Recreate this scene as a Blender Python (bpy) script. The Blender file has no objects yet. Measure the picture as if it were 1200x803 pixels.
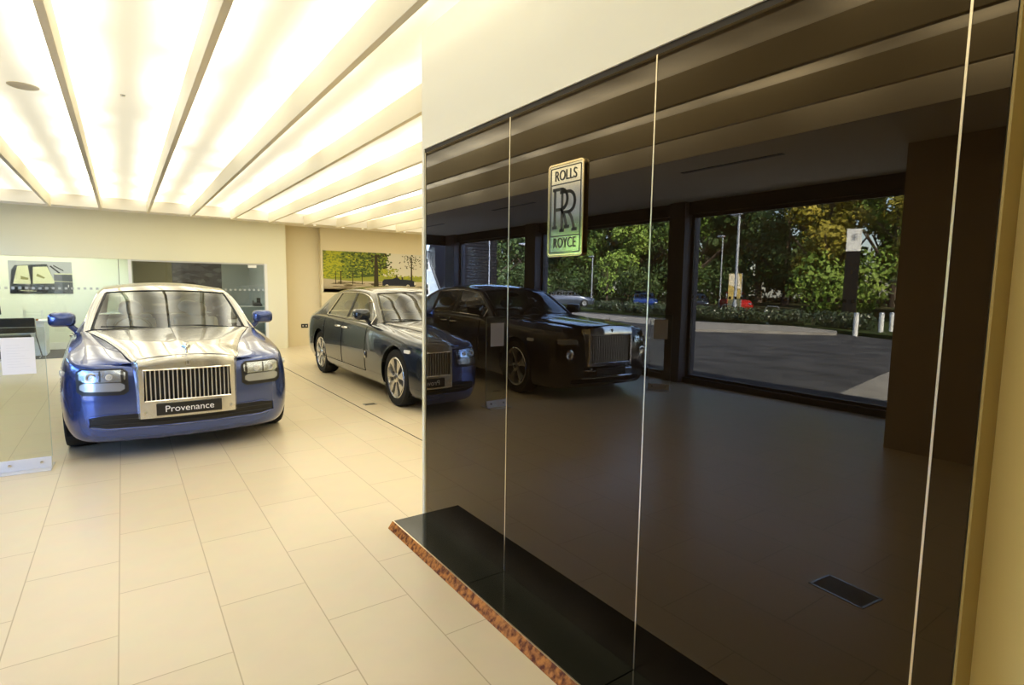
import bpy, math, random
from mathutils import Vector, Matrix
C = bpy.context.scene.collection
sc = bpy.context.scene
PI = math.pi

# ---------------------------------------------------------------- camera, sky, sun, exposure
def make_camera(f=647.5, yaw=35.13, pitch=5.69, roll=0.834, h=1.56):
    y, p, r = (math.radians(v) for v in (yaw, pitch, roll))
    fwd = Vector((math.sin(y)*math.cos(p), math.cos(y)*math.cos(p), -math.sin(p)))
    right = Vector((math.cos(y), -math.sin(y), 0)); up = right.cross(fwd)
    r2 = right*math.cos(r)+up*math.sin(r); u2 = -right*math.sin(r)+up*math.cos(r)
    cd = bpy.data.cameras.new('camera'); co = bpy.data.objects.new('camera', cd); C.objects.link(co)
    cd.sensor_fit = 'HORIZONTAL'; cd.sensor_width = 36; cd.lens = f/1200*36
    cd.clip_start = .02; cd.clip_end = 500
    m = Matrix((r2, u2, -fwd)).transposed().to_4x4(); m.translation = (0, 0, h)
    co.matrix_world = m; sc.camera = co
make_camera()
SUN_STRENGTH = 62.0
SKY_STRENGTH = 2.4
CEIL_GLOW = 0.86
sc.view_settings.view_transform = 'Standard'; sc.view_settings.look = 'None'
sc.view_settings.gamma = 1; sc.view_settings.exposure = 0.0
sc.view_settings.use_curve_mapping = False
sc.cycles.use_denoising = True
sc.cycles.max_bounces = 10; sc.cycles.diffuse_bounces = 5; sc.cycles.glossy_bounces = 6
sc.cycles.transparent_max_bounces = 24; sc.cycles.caustics_reflective = False; sc.cycles.caustics_refractive = False
sc.cycles.sample_clamp_indirect = 12
wd = bpy.data.worlds.new('sky'); sc.world = wd; wd.use_nodes = True
nt = wd.node_tree; bg = nt.nodes['Background']
sk = nt.nodes.new('ShaderNodeTexSky'); sk.sky_type = 'NISHITA'; sk.sun_disc = False
sk.sun_elevation = math.radians(38); sk.sun_rotation = math.radians(160); sk.air_density = 1.0
wb = nt.nodes.new('ShaderNodeMixRGB'); wb.blend_type = 'MULTIPLY'; wb.inputs[0].default_value = 1; wb.inputs[2].default_value = (.85, 1.0, 1.55, 1)   # tungsten white balance
nt.links.new(sk.outputs[0], wb.inputs[1]); nt.links.new(wb.outputs[0], bg.inputs[0]); bg.inputs[1].default_value = SKY_STRENGTH
sd = bpy.data.lights.new('sun', 'SUN'); sd.energy = SUN_STRENGTH; sd.angle = math.radians(.6); sd.color = (.90, 1.0, 1.24)
so = bpy.data.objects.new('sun', sd); C.objects.link(so)
so.rotation_euler = Vector((.29*.79, -.957*.79, .615)).to_track_quat('Z', 'Y').to_euler()

# ---------------------------------------------------------------- materials
def mat(name, col, rough=.5, metal=0., ior=1.5, coat=0., spec=None, emit=None, es=0., coat_rough=.02):
    m = bpy.data.materials.new(name); m.use_nodes = True
    b = m.node_tree.nodes['Principled BSDF']
    b.inputs['Base Color'].default_value = (*col, 1); b.inputs['Roughness'].default_value = rough
    b.inputs['Metallic'].default_value = metal; b.inputs['IOR'].default_value = ior
    b.inputs['Coat Weight'].default_value = coat; b.inputs['Coat Roughness'].default_value = coat_rough
    if spec is not None: b.inputs['Specular IOR Level'].default_value = spec
    if emit: b.inputs['Emission Color'].default_value = (*emit, 1); b.inputs['Emission Strength'].default_value = es
    m.diffuse_color = (*col, 1)
    return m
def nodes(m): return m.node_tree, m.node_tree.nodes, m.node_tree.links, m.node_tree.nodes['Principled BSDF']
def noisy(m, c1, c2, scale, detail=3, bump=0., stretch=(1, 1, 1), lo=.35, hi=.65):
    t, n, l, b = nodes(m)
    tc = n.new('ShaderNodeTexCoord'); mp = n.new('ShaderNodeMapping'); mp.inputs['Scale'].default_value = stretch
    nz = n.new('ShaderNodeTexNoise'); nz.inputs['Scale'].default_value = scale; nz.inputs['Detail'].default_value = detail
    cr = n.new('ShaderNodeValToRGB'); cr.color_ramp.elements[0].color = (*c1, 1); cr.color_ramp.elements[1].color = (*c2, 1)
    cr.color_ramp.elements[0].position = lo; cr.color_ramp.elements[1].position = hi
    l.new(tc.outputs['Object'], mp.inputs[0]); l.new(mp.outputs[0], nz.inputs[0]); l.new(nz.outputs[0], cr.inputs[0]); l.new(cr.outputs[0], b.inputs['Base Color'])
    if bump:
        bp = n.new('ShaderNodeBump'); bp.inputs['Strength'].default_value = bump; bp.inputs['Distance'].default_value = .01
        l.new(nz.outputs[0], bp.inputs['Height']); l.new(bp.outputs[0], b.inputs['Normal'])
    return m
def glass(name, tint=(1, 1, 1), ior=1.5, gloss=(1, 1, 1), rough=0.):
    m = bpy.data.materials.new(name); m.use_nodes = True
    t = m.node_tree; n = t.nodes; l = t.links; n.clear()
    o = n.new('ShaderNodeOutputMaterial'); mx = n.new('ShaderNodeMixShader'); fr = n.new('ShaderNodeFresnel'); fr.inputs[0].default_value = ior
    tr = n.new('ShaderNodeBsdfTransparent'); tr.inputs[0].default_value = (*tint, 1)
    gl = n.new('ShaderNodeBsdfGlossy'); gl.inputs['Roughness'].default_value = rough; gl.inputs['Color'].default_value = (*gloss, 1)
    # thin sheet: same fresnel weight from either side
    geo = n.new('ShaderNodeNewGeometry'); inv = n.new('ShaderNodeMath'); inv.operation = 'SUBTRACT'; inv.inputs[0].default_value = 1
    lw = n.new('ShaderNodeLayerWeight'); lw.inputs['Blend'].default_value = .5
    pw = n.new('ShaderNodeMath'); pw.operation = 'POWER'; pw.inputs[1].default_value = 4.0
    ma = n.new('ShaderNodeMath'); ma.operation = 'MULTIPLY_ADD'; r0 = ((ior-1)/(ior+1))**2
    ma.inputs[1].default_value = 1-r0; ma.inputs[2].default_value = r0
    l.new(lw.outputs['Facing'], pw.inputs[0]); l.new(pw.outputs[0], ma.inputs[0]); n.remove(fr); n.remove(geo); n.remove(inv)
    l.new(ma.outputs[0], mx.inputs[0]); l.new(tr.outputs[0], mx.inputs[1]); l.new(gl.outputs[0], mx.inputs[2]); l.new(mx.outputs[0], o.inputs[0])
    return m

M = {}
M['wall'] = mat('cream_wall_paint', (.80, .77, .58), .75, spec=.2)
M['wall_warm'] = mat('warm_cream_wall_paint', (.72, .63, .42), .75, spec=.2)
M['wall_fascia'] = mat('cream_fascia_paint', (.89, .87, .77), .7, spec=.2)
M['ceiling'] = mat('white_ceiling_paint', (.84, .80, .72), .8, spec=.1)
M['fin'] = mat('cream_fin_paint', (.82, .75, .58), .6, spec=.2)
M['dark_wall'] = mat('tan_side_wall', (.46, .38, .28), .8, spec=.1)  # tan tone, darker than the cream walls
M['office_wall'] = mat('pale_office_wall_paint', (.80, .82, .70), .8, spec=.1)
M['olive_wall'] = mat('olive_office_wall_paint', (.36, .32, .20), .8, spec=.1)
M['bluegrey_wall'] = mat('blue_grey_wall_paint', (.40, .45, .44), .6, spec=.2)
M['white_gloss'] = mat('white_painted_wood', (.82, .82, .78), .4)
M['carpet'] = noisy(mat('grey_carpet', (.14, .13, .13), .95, spec=0), (.10, .095, .10), (.17, .16, .16), 60)
M['frost'] = mat('frosted_dots', (.42, .44, .42), .8, spec=.1)
M['black_frame'] = mat('anthracite_window_frame', (.018, .018, .022), .45)
M['frame_grey'] = mat('grey_column_face', (.10, .10, .115), .5)
M['chrome'] = mat('chrome', (.86, .85, .83), .07, 1)
M['satin'] = mat('satin_steel', (.62, .63, .65), .32, 1)
M['clamp'] = mat('brushed_clamp_metal', (.74, .74, .75), .5, .4)
M['paper'] = mat('white_paper', (.86, .85, .86), .7, spec=.1)
M['black'] = mat('black_plastic', (.012, .012, .013), .4)
M['rubber'] = mat('tyre_rubber', (.013, .013, .013), .75, spec=.25)
M['matt_black'] = mat('matt_black', (.006, .006, .007), .8, spec=.1)
M['white_text'] = mat('white_lettering', (.85, .85, .85), .5)
M['dark_text'] = mat('black_enamel', (.018, .015, .008), .45)
M['glass'] = glass('clear_window_glass', (.95, .97, .96))
M['glass_tint'] = glass('grey_window_glass', (.84, .86, .84), 1.6)
M['stand_glass'] = glass('stand_glass', (.95, .97, .95), 1.45)
M['car_glass'] = glass('car_glass', (.72, .74, .66), 2.0)
M['car_glass_dark'] = glass('dark_car_glass', (.30, .33, .33), 1.6)
M['lamp_glass'] = glass('lamp_cover_glass', (.96, .98, 1.), 1.5)
M['panel'] = mat('dark_brown_glass', (.0065, .0040, .0022), .0, ior=1.58)
M['panel'].node_tree.nodes['Principled BSDF'].inputs['Specular Tint'].default_value = (1, .78, .49, 1)
M['panel_gap'] = mat('painted_shadow_gap', (.02, .012, .006), .6)
M['joint_steel'] = mat('brushed_brass_joint', (.86, .76, .56), .3, 1)
M['granite'] = mat('polished_black_granite', (.009, .010, .006), .13, ior=1.38)
M['gold_metal'] = mat('pale_gold_metal', (.84, .70, .42), .16, 1)
M['burl'] = noisy(mat('walnut_burl_edge', (.2, .08, .03), .45, spec=.12), (.10, .026, .004), (.52, .21, .045), 38, 5, lo=.38, hi=.62)
M['asphalt'] = noisy(mat('asphalt', (.05, .05, .05), .9, spec=.15), (.042, .043, .045), (.080, .080, .082), 1.3, 6)
M['concrete'] = noisy(mat('pale_concrete_paving', (.3, .28, .25), .85, spec=.1), (.24, .22, .19), (.34, .32, .28), 2.2, 5)
M['grass'] = noisy(mat('grass', (.1, .16, .04), .9, spec=.1), (.020, .032, .010), (.065, .085, .022), 4, 4, bump=.5)
M['earth'] = noisy(mat('woodland_earth', (.05, .05, .03), .95, spec=0), (.03, .035, .015), (.08, .075, .04), 1.0, 4)
M['bark'] = noisy(mat('bark', (.08, .06, .04), .9, spec=.1), (.04, .03, .022), (.12, .09, .07), 9, 4, bump=.5, stretch=(1, 1, .2))
M['galv'] = mat('galvanised_steel', (.50, .52, .55), .4, .6)
M['red'] = mat('red_paint', (.5, .02, .015), .4)
M['house'] = mat('white_render', (.34, .38, .39), .9, spec=.1)
M['slate'] = noisy(mat('dark_roof_slate', (.05, .05, .05), .8), (.035, .035, .04), (.07, .065, .06), 6)

def floor_tiles():
    m = mat('cream_porcelain_tiles', (.8, .7, .5), .30, spec=.42)
    t, n, l, b = nodes(m)
    tc = n.new('ShaderNodeTexCoord'); sp = n.new('ShaderNodeSeparateXYZ'); cb = n.new('ShaderNodeCombineXYZ')
    ay = n.new('ShaderNodeMath'); ay.inputs[1].default_value = 40-3.276+.0+.4; ax = n.new('ShaderNodeMath'); ax.inputs[1].default_value = 40+.083
    br = n.new('ShaderNodeTexBrick'); br.offset = .5; br.offset_frequency = 2; br.squash = 1
    br.inputs['Scale'].default_value = 1; br.inputs['Brick Width'].default_value = .8; br.inputs['Row Height'].default_value = .4
    br.inputs['Mortar Size'].default_value = .0028; br.inputs['Mortar Smooth'].default_value = .1; br.inputs['Bias'].default_value = 0
    br.inputs['Color1'].default_value = (.765, .64, .43, 1); br.inputs['Color2'].default_value = (.80, .675, .465, 1); br.inputs['Mortar'].default_value = (.54, .42, .25, 1)
    l.new(tc.outputs['Object'], sp.inputs[0]); l.new(sp.outputs['Y'], ay.inputs[0]); l.new(sp.outputs['X'], ax.inputs[0])
    l.new(ay.outputs[0], cb.inputs['X']); l.new(ax.outputs[0], cb.inputs['Y']); l.new(cb.outputs[0], br.inputs['Vector'])
    nz = n.new('ShaderNodeTexNoise'); nz.inputs['Scale'].default_value = 7; nz.inputs['Detail'].default_value = 5
    mx = n.new('ShaderNodeMixRGB'); mx.blend_type = 'MULTIPLY'; mx.inputs[0].default_value = .10
    l.new(tc.outputs['Object'], nz.inputs[0]); l.new(br.outputs['Color'], mx.inputs[1]); l.new(nz.outputs['Color'], mx.inputs[2]); l.new(mx.outputs[0], b.inputs['Base Color'])
    bp = n.new('ShaderNodeBump'); bp.inputs['Strength'].default_value = .25; bp.inputs['Distance'].default_value = .002; bp.invert = True
    l.new(br.outputs['Fac'], bp.inputs['Height']); l.new(bp.outputs[0], b.inputs['Normal'])
    return m
M['floor'] = floor_tiles()

FIN0, FINP = -1.06, .7775
def lightbox():                       # back-lit stretch ceiling: lamp glow along each fin painted into the emission
    m = bpy.data.materials.new('backlit_stretch_ceiling'); m.use_nodes = True
    t = m.node_tree; n = t.nodes; l = t.links; b = n['Principled BSDF']
    b.inputs['Base Color'].default_value = (.8, .74, .6, 1); b.inputs['Roughness'].default_value = .7
    tc = n.new('ShaderNodeTexCoord'); sp = n.new('ShaderNodeSeparateXYZ'); l.new(tc.outputs['Object'], sp.inputs[0])
    def mth(op, a, b_=None, c=None):
        x = n.new('ShaderNodeMath'); x.operation = op
        for i, v in enumerate((a, b_, c)):
            if v is None: continue
            if isinstance(v, (int, float)): x.inputs[i].default_value = v
            else: l.new(v, x.inputs[i])
        return x.outputs[0]
    ph = mth('MULTIPLY', mth('SUBTRACT', sp.outputs['X'], FIN0), 2*PI/FINP)
    c = mth('MULTIPLY_ADD', mth('COSINE', ph), .5, .5)
    c = mth('POWER', c, 1.1)
    nz = n.new('ShaderNodeTexNoise'); nz.inputs['Scale'].default_value = 1.15; nz.inputs['Detail'].default_value = 1.5
    l.new(tc.outputs['Object'], nz.inputs[0])
    w = mth('MULTIPLY_ADD', nz.outputs[0], 3.2, -.75); w = mth('MAXIMUM', w, .1)
    s = mth('MULTIPLY_ADD', mth('MULTIPLY', c, w), 2.9, .62)
    s = mth('MULTIPLY', s, CEIL_GLOW)
    l.new(s, b.inputs['Emission Strength']); b.inputs['Emission Color'].default_value = (1, .97, .80, 1)
    return m
M['lightbox'] = lightbox()

# ---------------------------------------------------------------- mesh helpers
class MB:
    def __init__(s): s.v = []; s.f = []; s.m = []; s.mats = []
    def add(s, vs, fs, mi=0):
        o = len(s.v); s.v += [tuple(p) for p in vs]; s.f += [tuple(i+o for i in f) for f in fs]; s.m += [mi]*len(fs); return s
    def box(s, x0, y0, z0, x1, y1, z1, mi=0):
        return s.add([(x0,y0,z0),(x1,y0,z0),(x1,y1,z0),(x0,y1,z0),(x0,y0,z1),(x1,y0,z1),(x1,y1,z1),(x0,y1,z1)],
                     [(0,3,2,1),(4,5,6,7),(0,1,5,4),(1,2,6,5),(2,3,7,6),(3,0,4,7)], mi)
    def prism(s, poly, axis, a, b, mi=0):        # polygon of 2-D points extruded along axis
        n = len(poly)
        def P(p, t): return {'x': (t, p[0], p[1]), 'y': (p[0], t, p[1]), 'z': (p[0], p[1], t)}[axis]
        return s.add([P(p, a) for p in poly]+[P(p, b) for p in poly], [tuple(range(n))[::-1], tuple(range(n, 2*n))]+[(i, (i+1) % n, n+(i+1) % n, n+i) for i in range(n)], mi)
    def tube(s, pts, r, n=8, closed=False, mi=0):
        pts = [Vector(p) for p in pts]; k = len(pts); rs = r if isinstance(r, (list, tuple)) else [r]*k
        vs = []; up = Vector((0, 0, 1))
        for i, p in enumerate(pts):
            a = pts[(i-1) % k] if (closed or i) else p; b = pts[(i+1) % k] if (closed or i < k-1) else p
            d = (b-a).normalized() if (b-a).length > 1e-9 else Vector((0, 0, 1))
            u = up if abs(d.dot(up)) < .95 else Vector((1, 0, 0))
            e1 = d.cross(u).normalized(); e2 = e1.cross(d)
            vs += [p+e1*math.cos(2*PI*j/n)*rs[i]+e2*math.sin(2*PI*j/n)*rs[i] for j in range(n)]
        fs = []
        for i in range(k if closed else k-1):
            for j in range(n):
                i2 = (i+1) % k; fs.append((i*n+j, i*n+(j+1) % n, i2*n+(j+1) % n, i2*n+j))
        if not closed: fs += [tuple(range(n)), tuple(range((k-1)*n, k*n))[::-1]]
        return s.add(vs, fs, mi)
    def grid(s, rows, closed=False, mi=0, flip=False):
        k = len(rows[0]); vs = [p for r in rows for p in r]; fs = []
        for i in range(len(rows)-1):
            for j in range(k if closed else k-1):
                f = (i*k+j, i*k+(j+1) % k, (i+1)*k+(j+1) % k, (i+1)*k+j); fs.append(f[::-1] if flip else f)
        return s.add(vs, fs, mi)
    def lathe(s, prof, axis='x', n=40, org=(0, 0, 0), mi=0):    # prof: (radius, along)
        rows = []
        for r, a in prof:
            row = []
            for j in range(n):
                c, q = math.cos(2*PI*j/n)*r, math.sin(2*PI*j/n)*r
                p = {'x': (a, c, q), 'y': (c, a, q), 'z': (c, q, a)}[axis]
                row.append((p[0]+org[0], p[1]+org[1], p[2]+org[2]))
            rows.append(row)
        return s.grid(rows, True, mi)
    def ellipsoid(s, c, r, n=14, k=10, mi=0):
        rows = [[(c[0]+r[0]*math.sin(PI*i/k)*math.cos(2*PI*j/n), c[1]+r[1]*math.sin(PI*i/k)*math.sin(2*PI*j/n), c[2]+r[2]*math.cos(PI*i/k)) for j in range(n)] for i in range(k+1)]
        return s.grid(rows, True, mi)
    def build(s, name, m, parent=None, smooth=False, bevel=0, solid=0, loc=None, mirror_x=False):
        me = bpy.data.meshes.new(name); me.from_pydata(s.v, [], s.f)
        ms = m if isinstance(m, (list, tuple)) else [m]
        for q in ms: me.materials.append(q)
        if len(ms) > 1:
            for p, i in zip(me.polygons, s.m): p.material_index = i
        if smooth:
            for p in me.polygons: p.use_smooth = True
        import bmesh
        bm = bmesh.new(); bm.from_mesh(me)
        bmesh.ops.remove_doubles(bm, verts=bm.verts, dist=1e-5)
        bmesh.ops.recalc_face_normals(bm, faces=bm.faces)
        bm.to_mesh(me); bm.free()
        o = bpy.data.objects.new(name, me); C.objects.link(o)
        if parent: o.parent = parent
        if loc: o.location = loc
        if solid:
            md = o.modifiers.new('solid', 'SOLIDIFY'); md.thickness = solid; md.offset = -1
        if bevel:
            md = o.modifiers.new('bevel', 'BEVEL'); md.width = bevel; md.segments = 2; md.limit_method = 'ANGLE'; md.angle_limit = math.radians(40)
        if smooth:
            md = o.modifiers.new('wn', 'EDGE_SPLIT'); md.split_angle = math.radians(38)
        return o
def tag(o, label=None, cat=None, group=None, kind=None):
    if label: o['label'] = label
    if cat: o['category'] = cat
    if group: o['group'] = group
    if kind: o['kind'] = kind
    return o
def thing(name, label, cat, loc=(0, 0, 0), rz=0, group=None):
    o = bpy.data.objects.new(name, None); C.objects.link(o); o.location = loc; o.rotation_euler = (0, 0, rz)
    o.empty_display_size = .1
    return tag(o, label, cat, group)
def struct(o): o['kind'] = 'structure'; return o
def copy_tree(o, parent=None):
    c = o.copy(); C.objects.link(c)
    if parent: c.parent = parent
    for ch in [q for q in bpy.data.objects if q.parent == o]: copy_tree(ch, c)
    return c
def text_mesh(name, body, size, m, parent, loc, rot, ext=.001, sx=1., sy=1.):
    cu = bpy.data.curves.new(name, 'FONT'); cu.body = body; cu.size = size; cu.extrude = ext; cu.align_x = 'CENTER'; cu.align_y = 'CENTER'
    tmp = bpy.data.objects.new(name, cu); C.objects.link(tmp)
    dg = bpy.context.evaluated_depsgraph_get(); dg.update(); me = bpy.data.meshes.new_from_object(tmp.evaluated_get(dg))
    bpy.data.objects.remove(tmp); o = bpy.data.objects.new(name, me); C.objects.link(o)
    me.materials.clear(); me.materials.append(m); o.parent = parent; o.location = loc; o.rotation_euler = rot; o.scale = (sx, sy, 1)
    return o
def lerp(a, b, t): return a+(b-a)*t
def crom(pts, n):                                    # Catmull-Rom through points of any dimension, n samples per span
    P = [pts[0]]+list(pts)+[pts[-1]]; out = []
    for i in range(1, len(P)-2):
        for k in range(n):
            t = k/n; a, b, c, d = P[i-1], P[i], P[i+1], P[i+2]
            out.append(tuple(.5*(2*b[j]+(c[j]-a[j])*t+(2*a[j]-5*b[j]+4*c[j]-d[j])*t*t+(3*b[j]-a[j]-3*c[j]+d[j])*t**3) for j in range(len(b))))
    out.append(tuple(pts[-1])); return out
def interp(tab, x):
    if x <= tab[0][0]: return tab[0][1]
    for (a, b), (c, d) in zip(tab, tab[1:]):
        if x <= c:
            t = (x-a)/(c-a); return b+(d-b)*t
    return tab[-1][1]
def smooth_tab(tab, n=8): return crom(tab, n)

# ================================================================ THE ROOM
W = 1.61; YB = 14.2; XW = -4.55; ZC = 3.0; XR = 9.6
struct(MB().box(XW-.12, -3.2, -.2, XR+.2, YB+.35, 0).build('floor', M['floor']))
# flat soffit round the recess
m = MB(); RX0, RX1, RY0, RY1 = -1.9, 8.6, .0, 13.75
m.box(XW-.12, -3.2, ZC, RX0, YB+.4, ZC+.5); m.box(RX0, RY1, ZC, XR+.2, YB+.4, ZC+.5); m.box(RX1, -3.2, ZC, XR+.2, RY1, ZC+.5); m.box(RX0, -3.2, ZC, RX1, RY0, ZC+.5)
struct(m.build('ceiling', M['ceiling']))
struct(MB().box(RX0-.02, RY0-.02, ZC+.22, RX1+.02, RY1+.02, ZC+.25).build('ceiling_lightbox', M['lightbox']))
# fins
tpl = None
k = 0
for k in range(0, 12):
    x = FIN0+FINP*k
    if x > 8.3: break
    o = MB().box(-.022, RY0, 0, .022, RY1, .22).build('ceiling_fin', M['fin'], bevel=.003) if tpl is None else tpl.copy()
    if tpl is None: tpl = o
    else: C.objects.link(o)
    o.location = (x, 0, ZC-.045)
    struct(o)
# left (window) side: sill, columns, lintel, glass
cols = [(2.72, 2.9), (5.93, 6.25), (9.97, 10.36), (13.7, YB)]
struct(MB().box(XW-.14, 2.31, 2.80, XW+.06, YB, ZC).build('trim_1', M['black_frame']))
struct(MB().box(XW-.14, 2.31, 0, XW+.05, YB, .09).build('trim_2', M['black_frame']))
for i, (a, b) in enumerate(cols[1:]):
    c = MB(); c.box(XW-.16, a, .0, XW+.16, b, ZC); c.box(XW-.18, a-.05, .09, XW-.10, a, 2.8); c.box(XW-.18, b, .09, XW-.10, b+.05, 2.8) if b < YB else None
    struct(c.build('column', M['frame_grey'], bevel=.004))
panes = [(2.33, 5.93), (6.25, 9.97), (10.36, 13.7)]
for i, (a, b) in enumerate(panes):
    w = struct(MB().box(XW-.072, a, .09, XW-.066, b, 2.8).build('window_%d' % (i+1), M['glass']))
    d = MB(); y = a+.03
    while y < b-.03:
        d.box(XW-.0655, y, 1.425, XW-.065, y+.045, 1.47); y += .10
    o = d.build('manifestation_dots', M['frost'], w); o['kind'] = 'stuff'
    f = MB(); f.box(XW-.10, a, .09, XW-.03, b, .13); f.box(XW-.10, a, 2.75, XW-.03, b, 2.8); f.box(XW-.10, a, .09, XW-.03, a+.05, 2.8); f.box(XW-.10, b-.05, .09, XW-.03, b, 2.8)
    f.build('window_frame', M['black_frame'], w)
# left near wall block
struct(MB().box(XW-.12, -3.2, 0, -3.04, 2.31, ZC).build('wall_left', M['dark_wall']))
struct(MB().box(-3.04, -3.2, 0, XR, -3.0, ZC).build('wall_near', M['wall']))
# end wall : glazed corner, opening to the offices, niche, mural wall
OX0, OX1, OZ = -2.6, 2.84, 2.03
m = MB(); m.box(-3.75, YB, 2.8, OX0, YB+.15, ZC+.05); m.box(-3.3, YB, 0, OX0, YB+.15, 2.8)
m.box(OX0, YB, OZ, OX1, YB+.15, ZC+.05); m.box(OX1, YB, 0, 3.27, YB+.15, ZC+.05)
struct(m.build('wall_back', M['wall']))
struct(MB().box(XW+.1, YB, 2.8, -3.75, YB+.15, ZC).build('trim_3', M['black_frame']))
w = struct(MB().box(XW+.1, YB+.06, .09, -3.3, YB+.066, 2.8).build('window_4', M['glass']))
f = MB(); f.box(XW+.1, YB+.03, 0, -3.3, YB+.10, .12); f.box(XW+.1, YB+.03, 2.72, -3.3, YB+.10, 2.8); f.box(-3.36, YB+.03, .09, -3.3, YB+.10, 2.8)
f.build('window_frame', M['black_frame'], w)
struct(MB().box(3.25, YB+.35, 0, 4.15, YB+.5, ZC+.05).build('wall_niche', M['wall_warm']))
struct(MB().box(4.15, YB+.18, 0, XR+.2, YB+.5, ZC+.05).build('wall_mural', M['wall_warm']))
struct(MB().box(3.12, YB+.15, 0, 3.27, YB+.5, ZC+.05).build('wall_niche_side', M['wall_warm']))
struct(MB().box(XR, -3.2, 0, XR+.2, YB+.35, ZC+.05).build('wall_far_right', M['wall']))
# movement joint in the floor and floor boxes
struct(MB().box(2.415, 4.0, -.001, 2.427, YB, .0008).build('floor_joint', M['matt_black']))
# right hand wall next to the camera and the partition that carries the glass panels
struct(MB().box(W+.115, -3.0, 0, W+.28, .41, ZC+.14).build('wall_right', mat('ochre_right_wall', (.93, .78, .38), .75, spec=.2)))  # yellower tone than the other walls
ptn = MB()
ptn.box(W-.004, .405, 2.425, W+.30, 3.315, ZC+.14); ptn.box(W+.012, .405, 0, W+.30, 3.30, 2.425); ptn.box(W-.004, 3.285, 0, W+.30, 3.315, 2.425)
struct(ptn.build('wall_partition', M['wall_fascia']))
struct(MB().box(W+.0, .3995, .0, W+.115, .4049, ZC+.14).build('wall_return_shade', mat('shaded_return_ochre', (.40, .30, .12), .7, spec=.2)))  # partition end face; its shade is put into this darker colour
struct(MB().box(W+.004, .43, 2.395, W+.02, 3.285, 2.425).build('trim_4', M['panel_gap']))  # shadow line above the panels, painted as a dark strip

# ---------------- dark glass wall panels (things: each can be lifted off)
edges = [3.262, 2.330, 1.407, .490, .405]
names = ['dark brown glass wall panel, farthest and next to the partition end', 'dark brown glass wall panel carrying the enamel badge',
         'widest looking dark brown glass wall panel, nearest the camera', 'narrow dark brown glass strip panel beside the yellow side wall']
for i in range(4):
    a, b = edges[i+1]+.0028, edges[i]-.0028
    o = MB().box(W, a, .043, W+.012, b, 2.40).build('glass_wall_panel', M['panel'])
    tag(o, names[i], 'wall panel', 'dark glass wall panels')
for i, e in enumerate([3.270]+edges[1:4]):
    o = MB().box(W-.0015, e-.0026, .043, W+.012, e+.0026, 2.40).build('joint_strip', M['joint_steel'])
    tag(o, ['thin metal edge strip at the far end of the glass panels', 'thin pale metal joint strip left of the badge', 'thin pale metal joint strip right of the badge',
            'thin pale metal joint strip nearest the yellow side wall'][i], 'joint strip', 'metal strips between the glass panels')
# ---------------- granite plinth tray
pl = thing('floor_plinth', 'low polished black stone plinth with a brown marbled edge below the glass panels', 'plinth', (W, 0, 0))
xf = -.268
for a, b in ((2.333, 3.255), (1.409, 2.327), (.42, 1.403)):
    MB().box(xf+.03, a, 0, .012, b, .042).build('stone_slab', M['granite'], pl)
MB().prism([(xf-.008, .0), (xf+.03, .0), (xf+.03, .0425), (xf+.024, .0425)], 'y', .42, 3.258).build('bevelled_edge', M['burl'], pl)
MB().box(xf+.0235, .42, .0415, xf+.0295, 3.258, .0445).build('bright_edge_strip', M['joint_steel'], pl)

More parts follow.
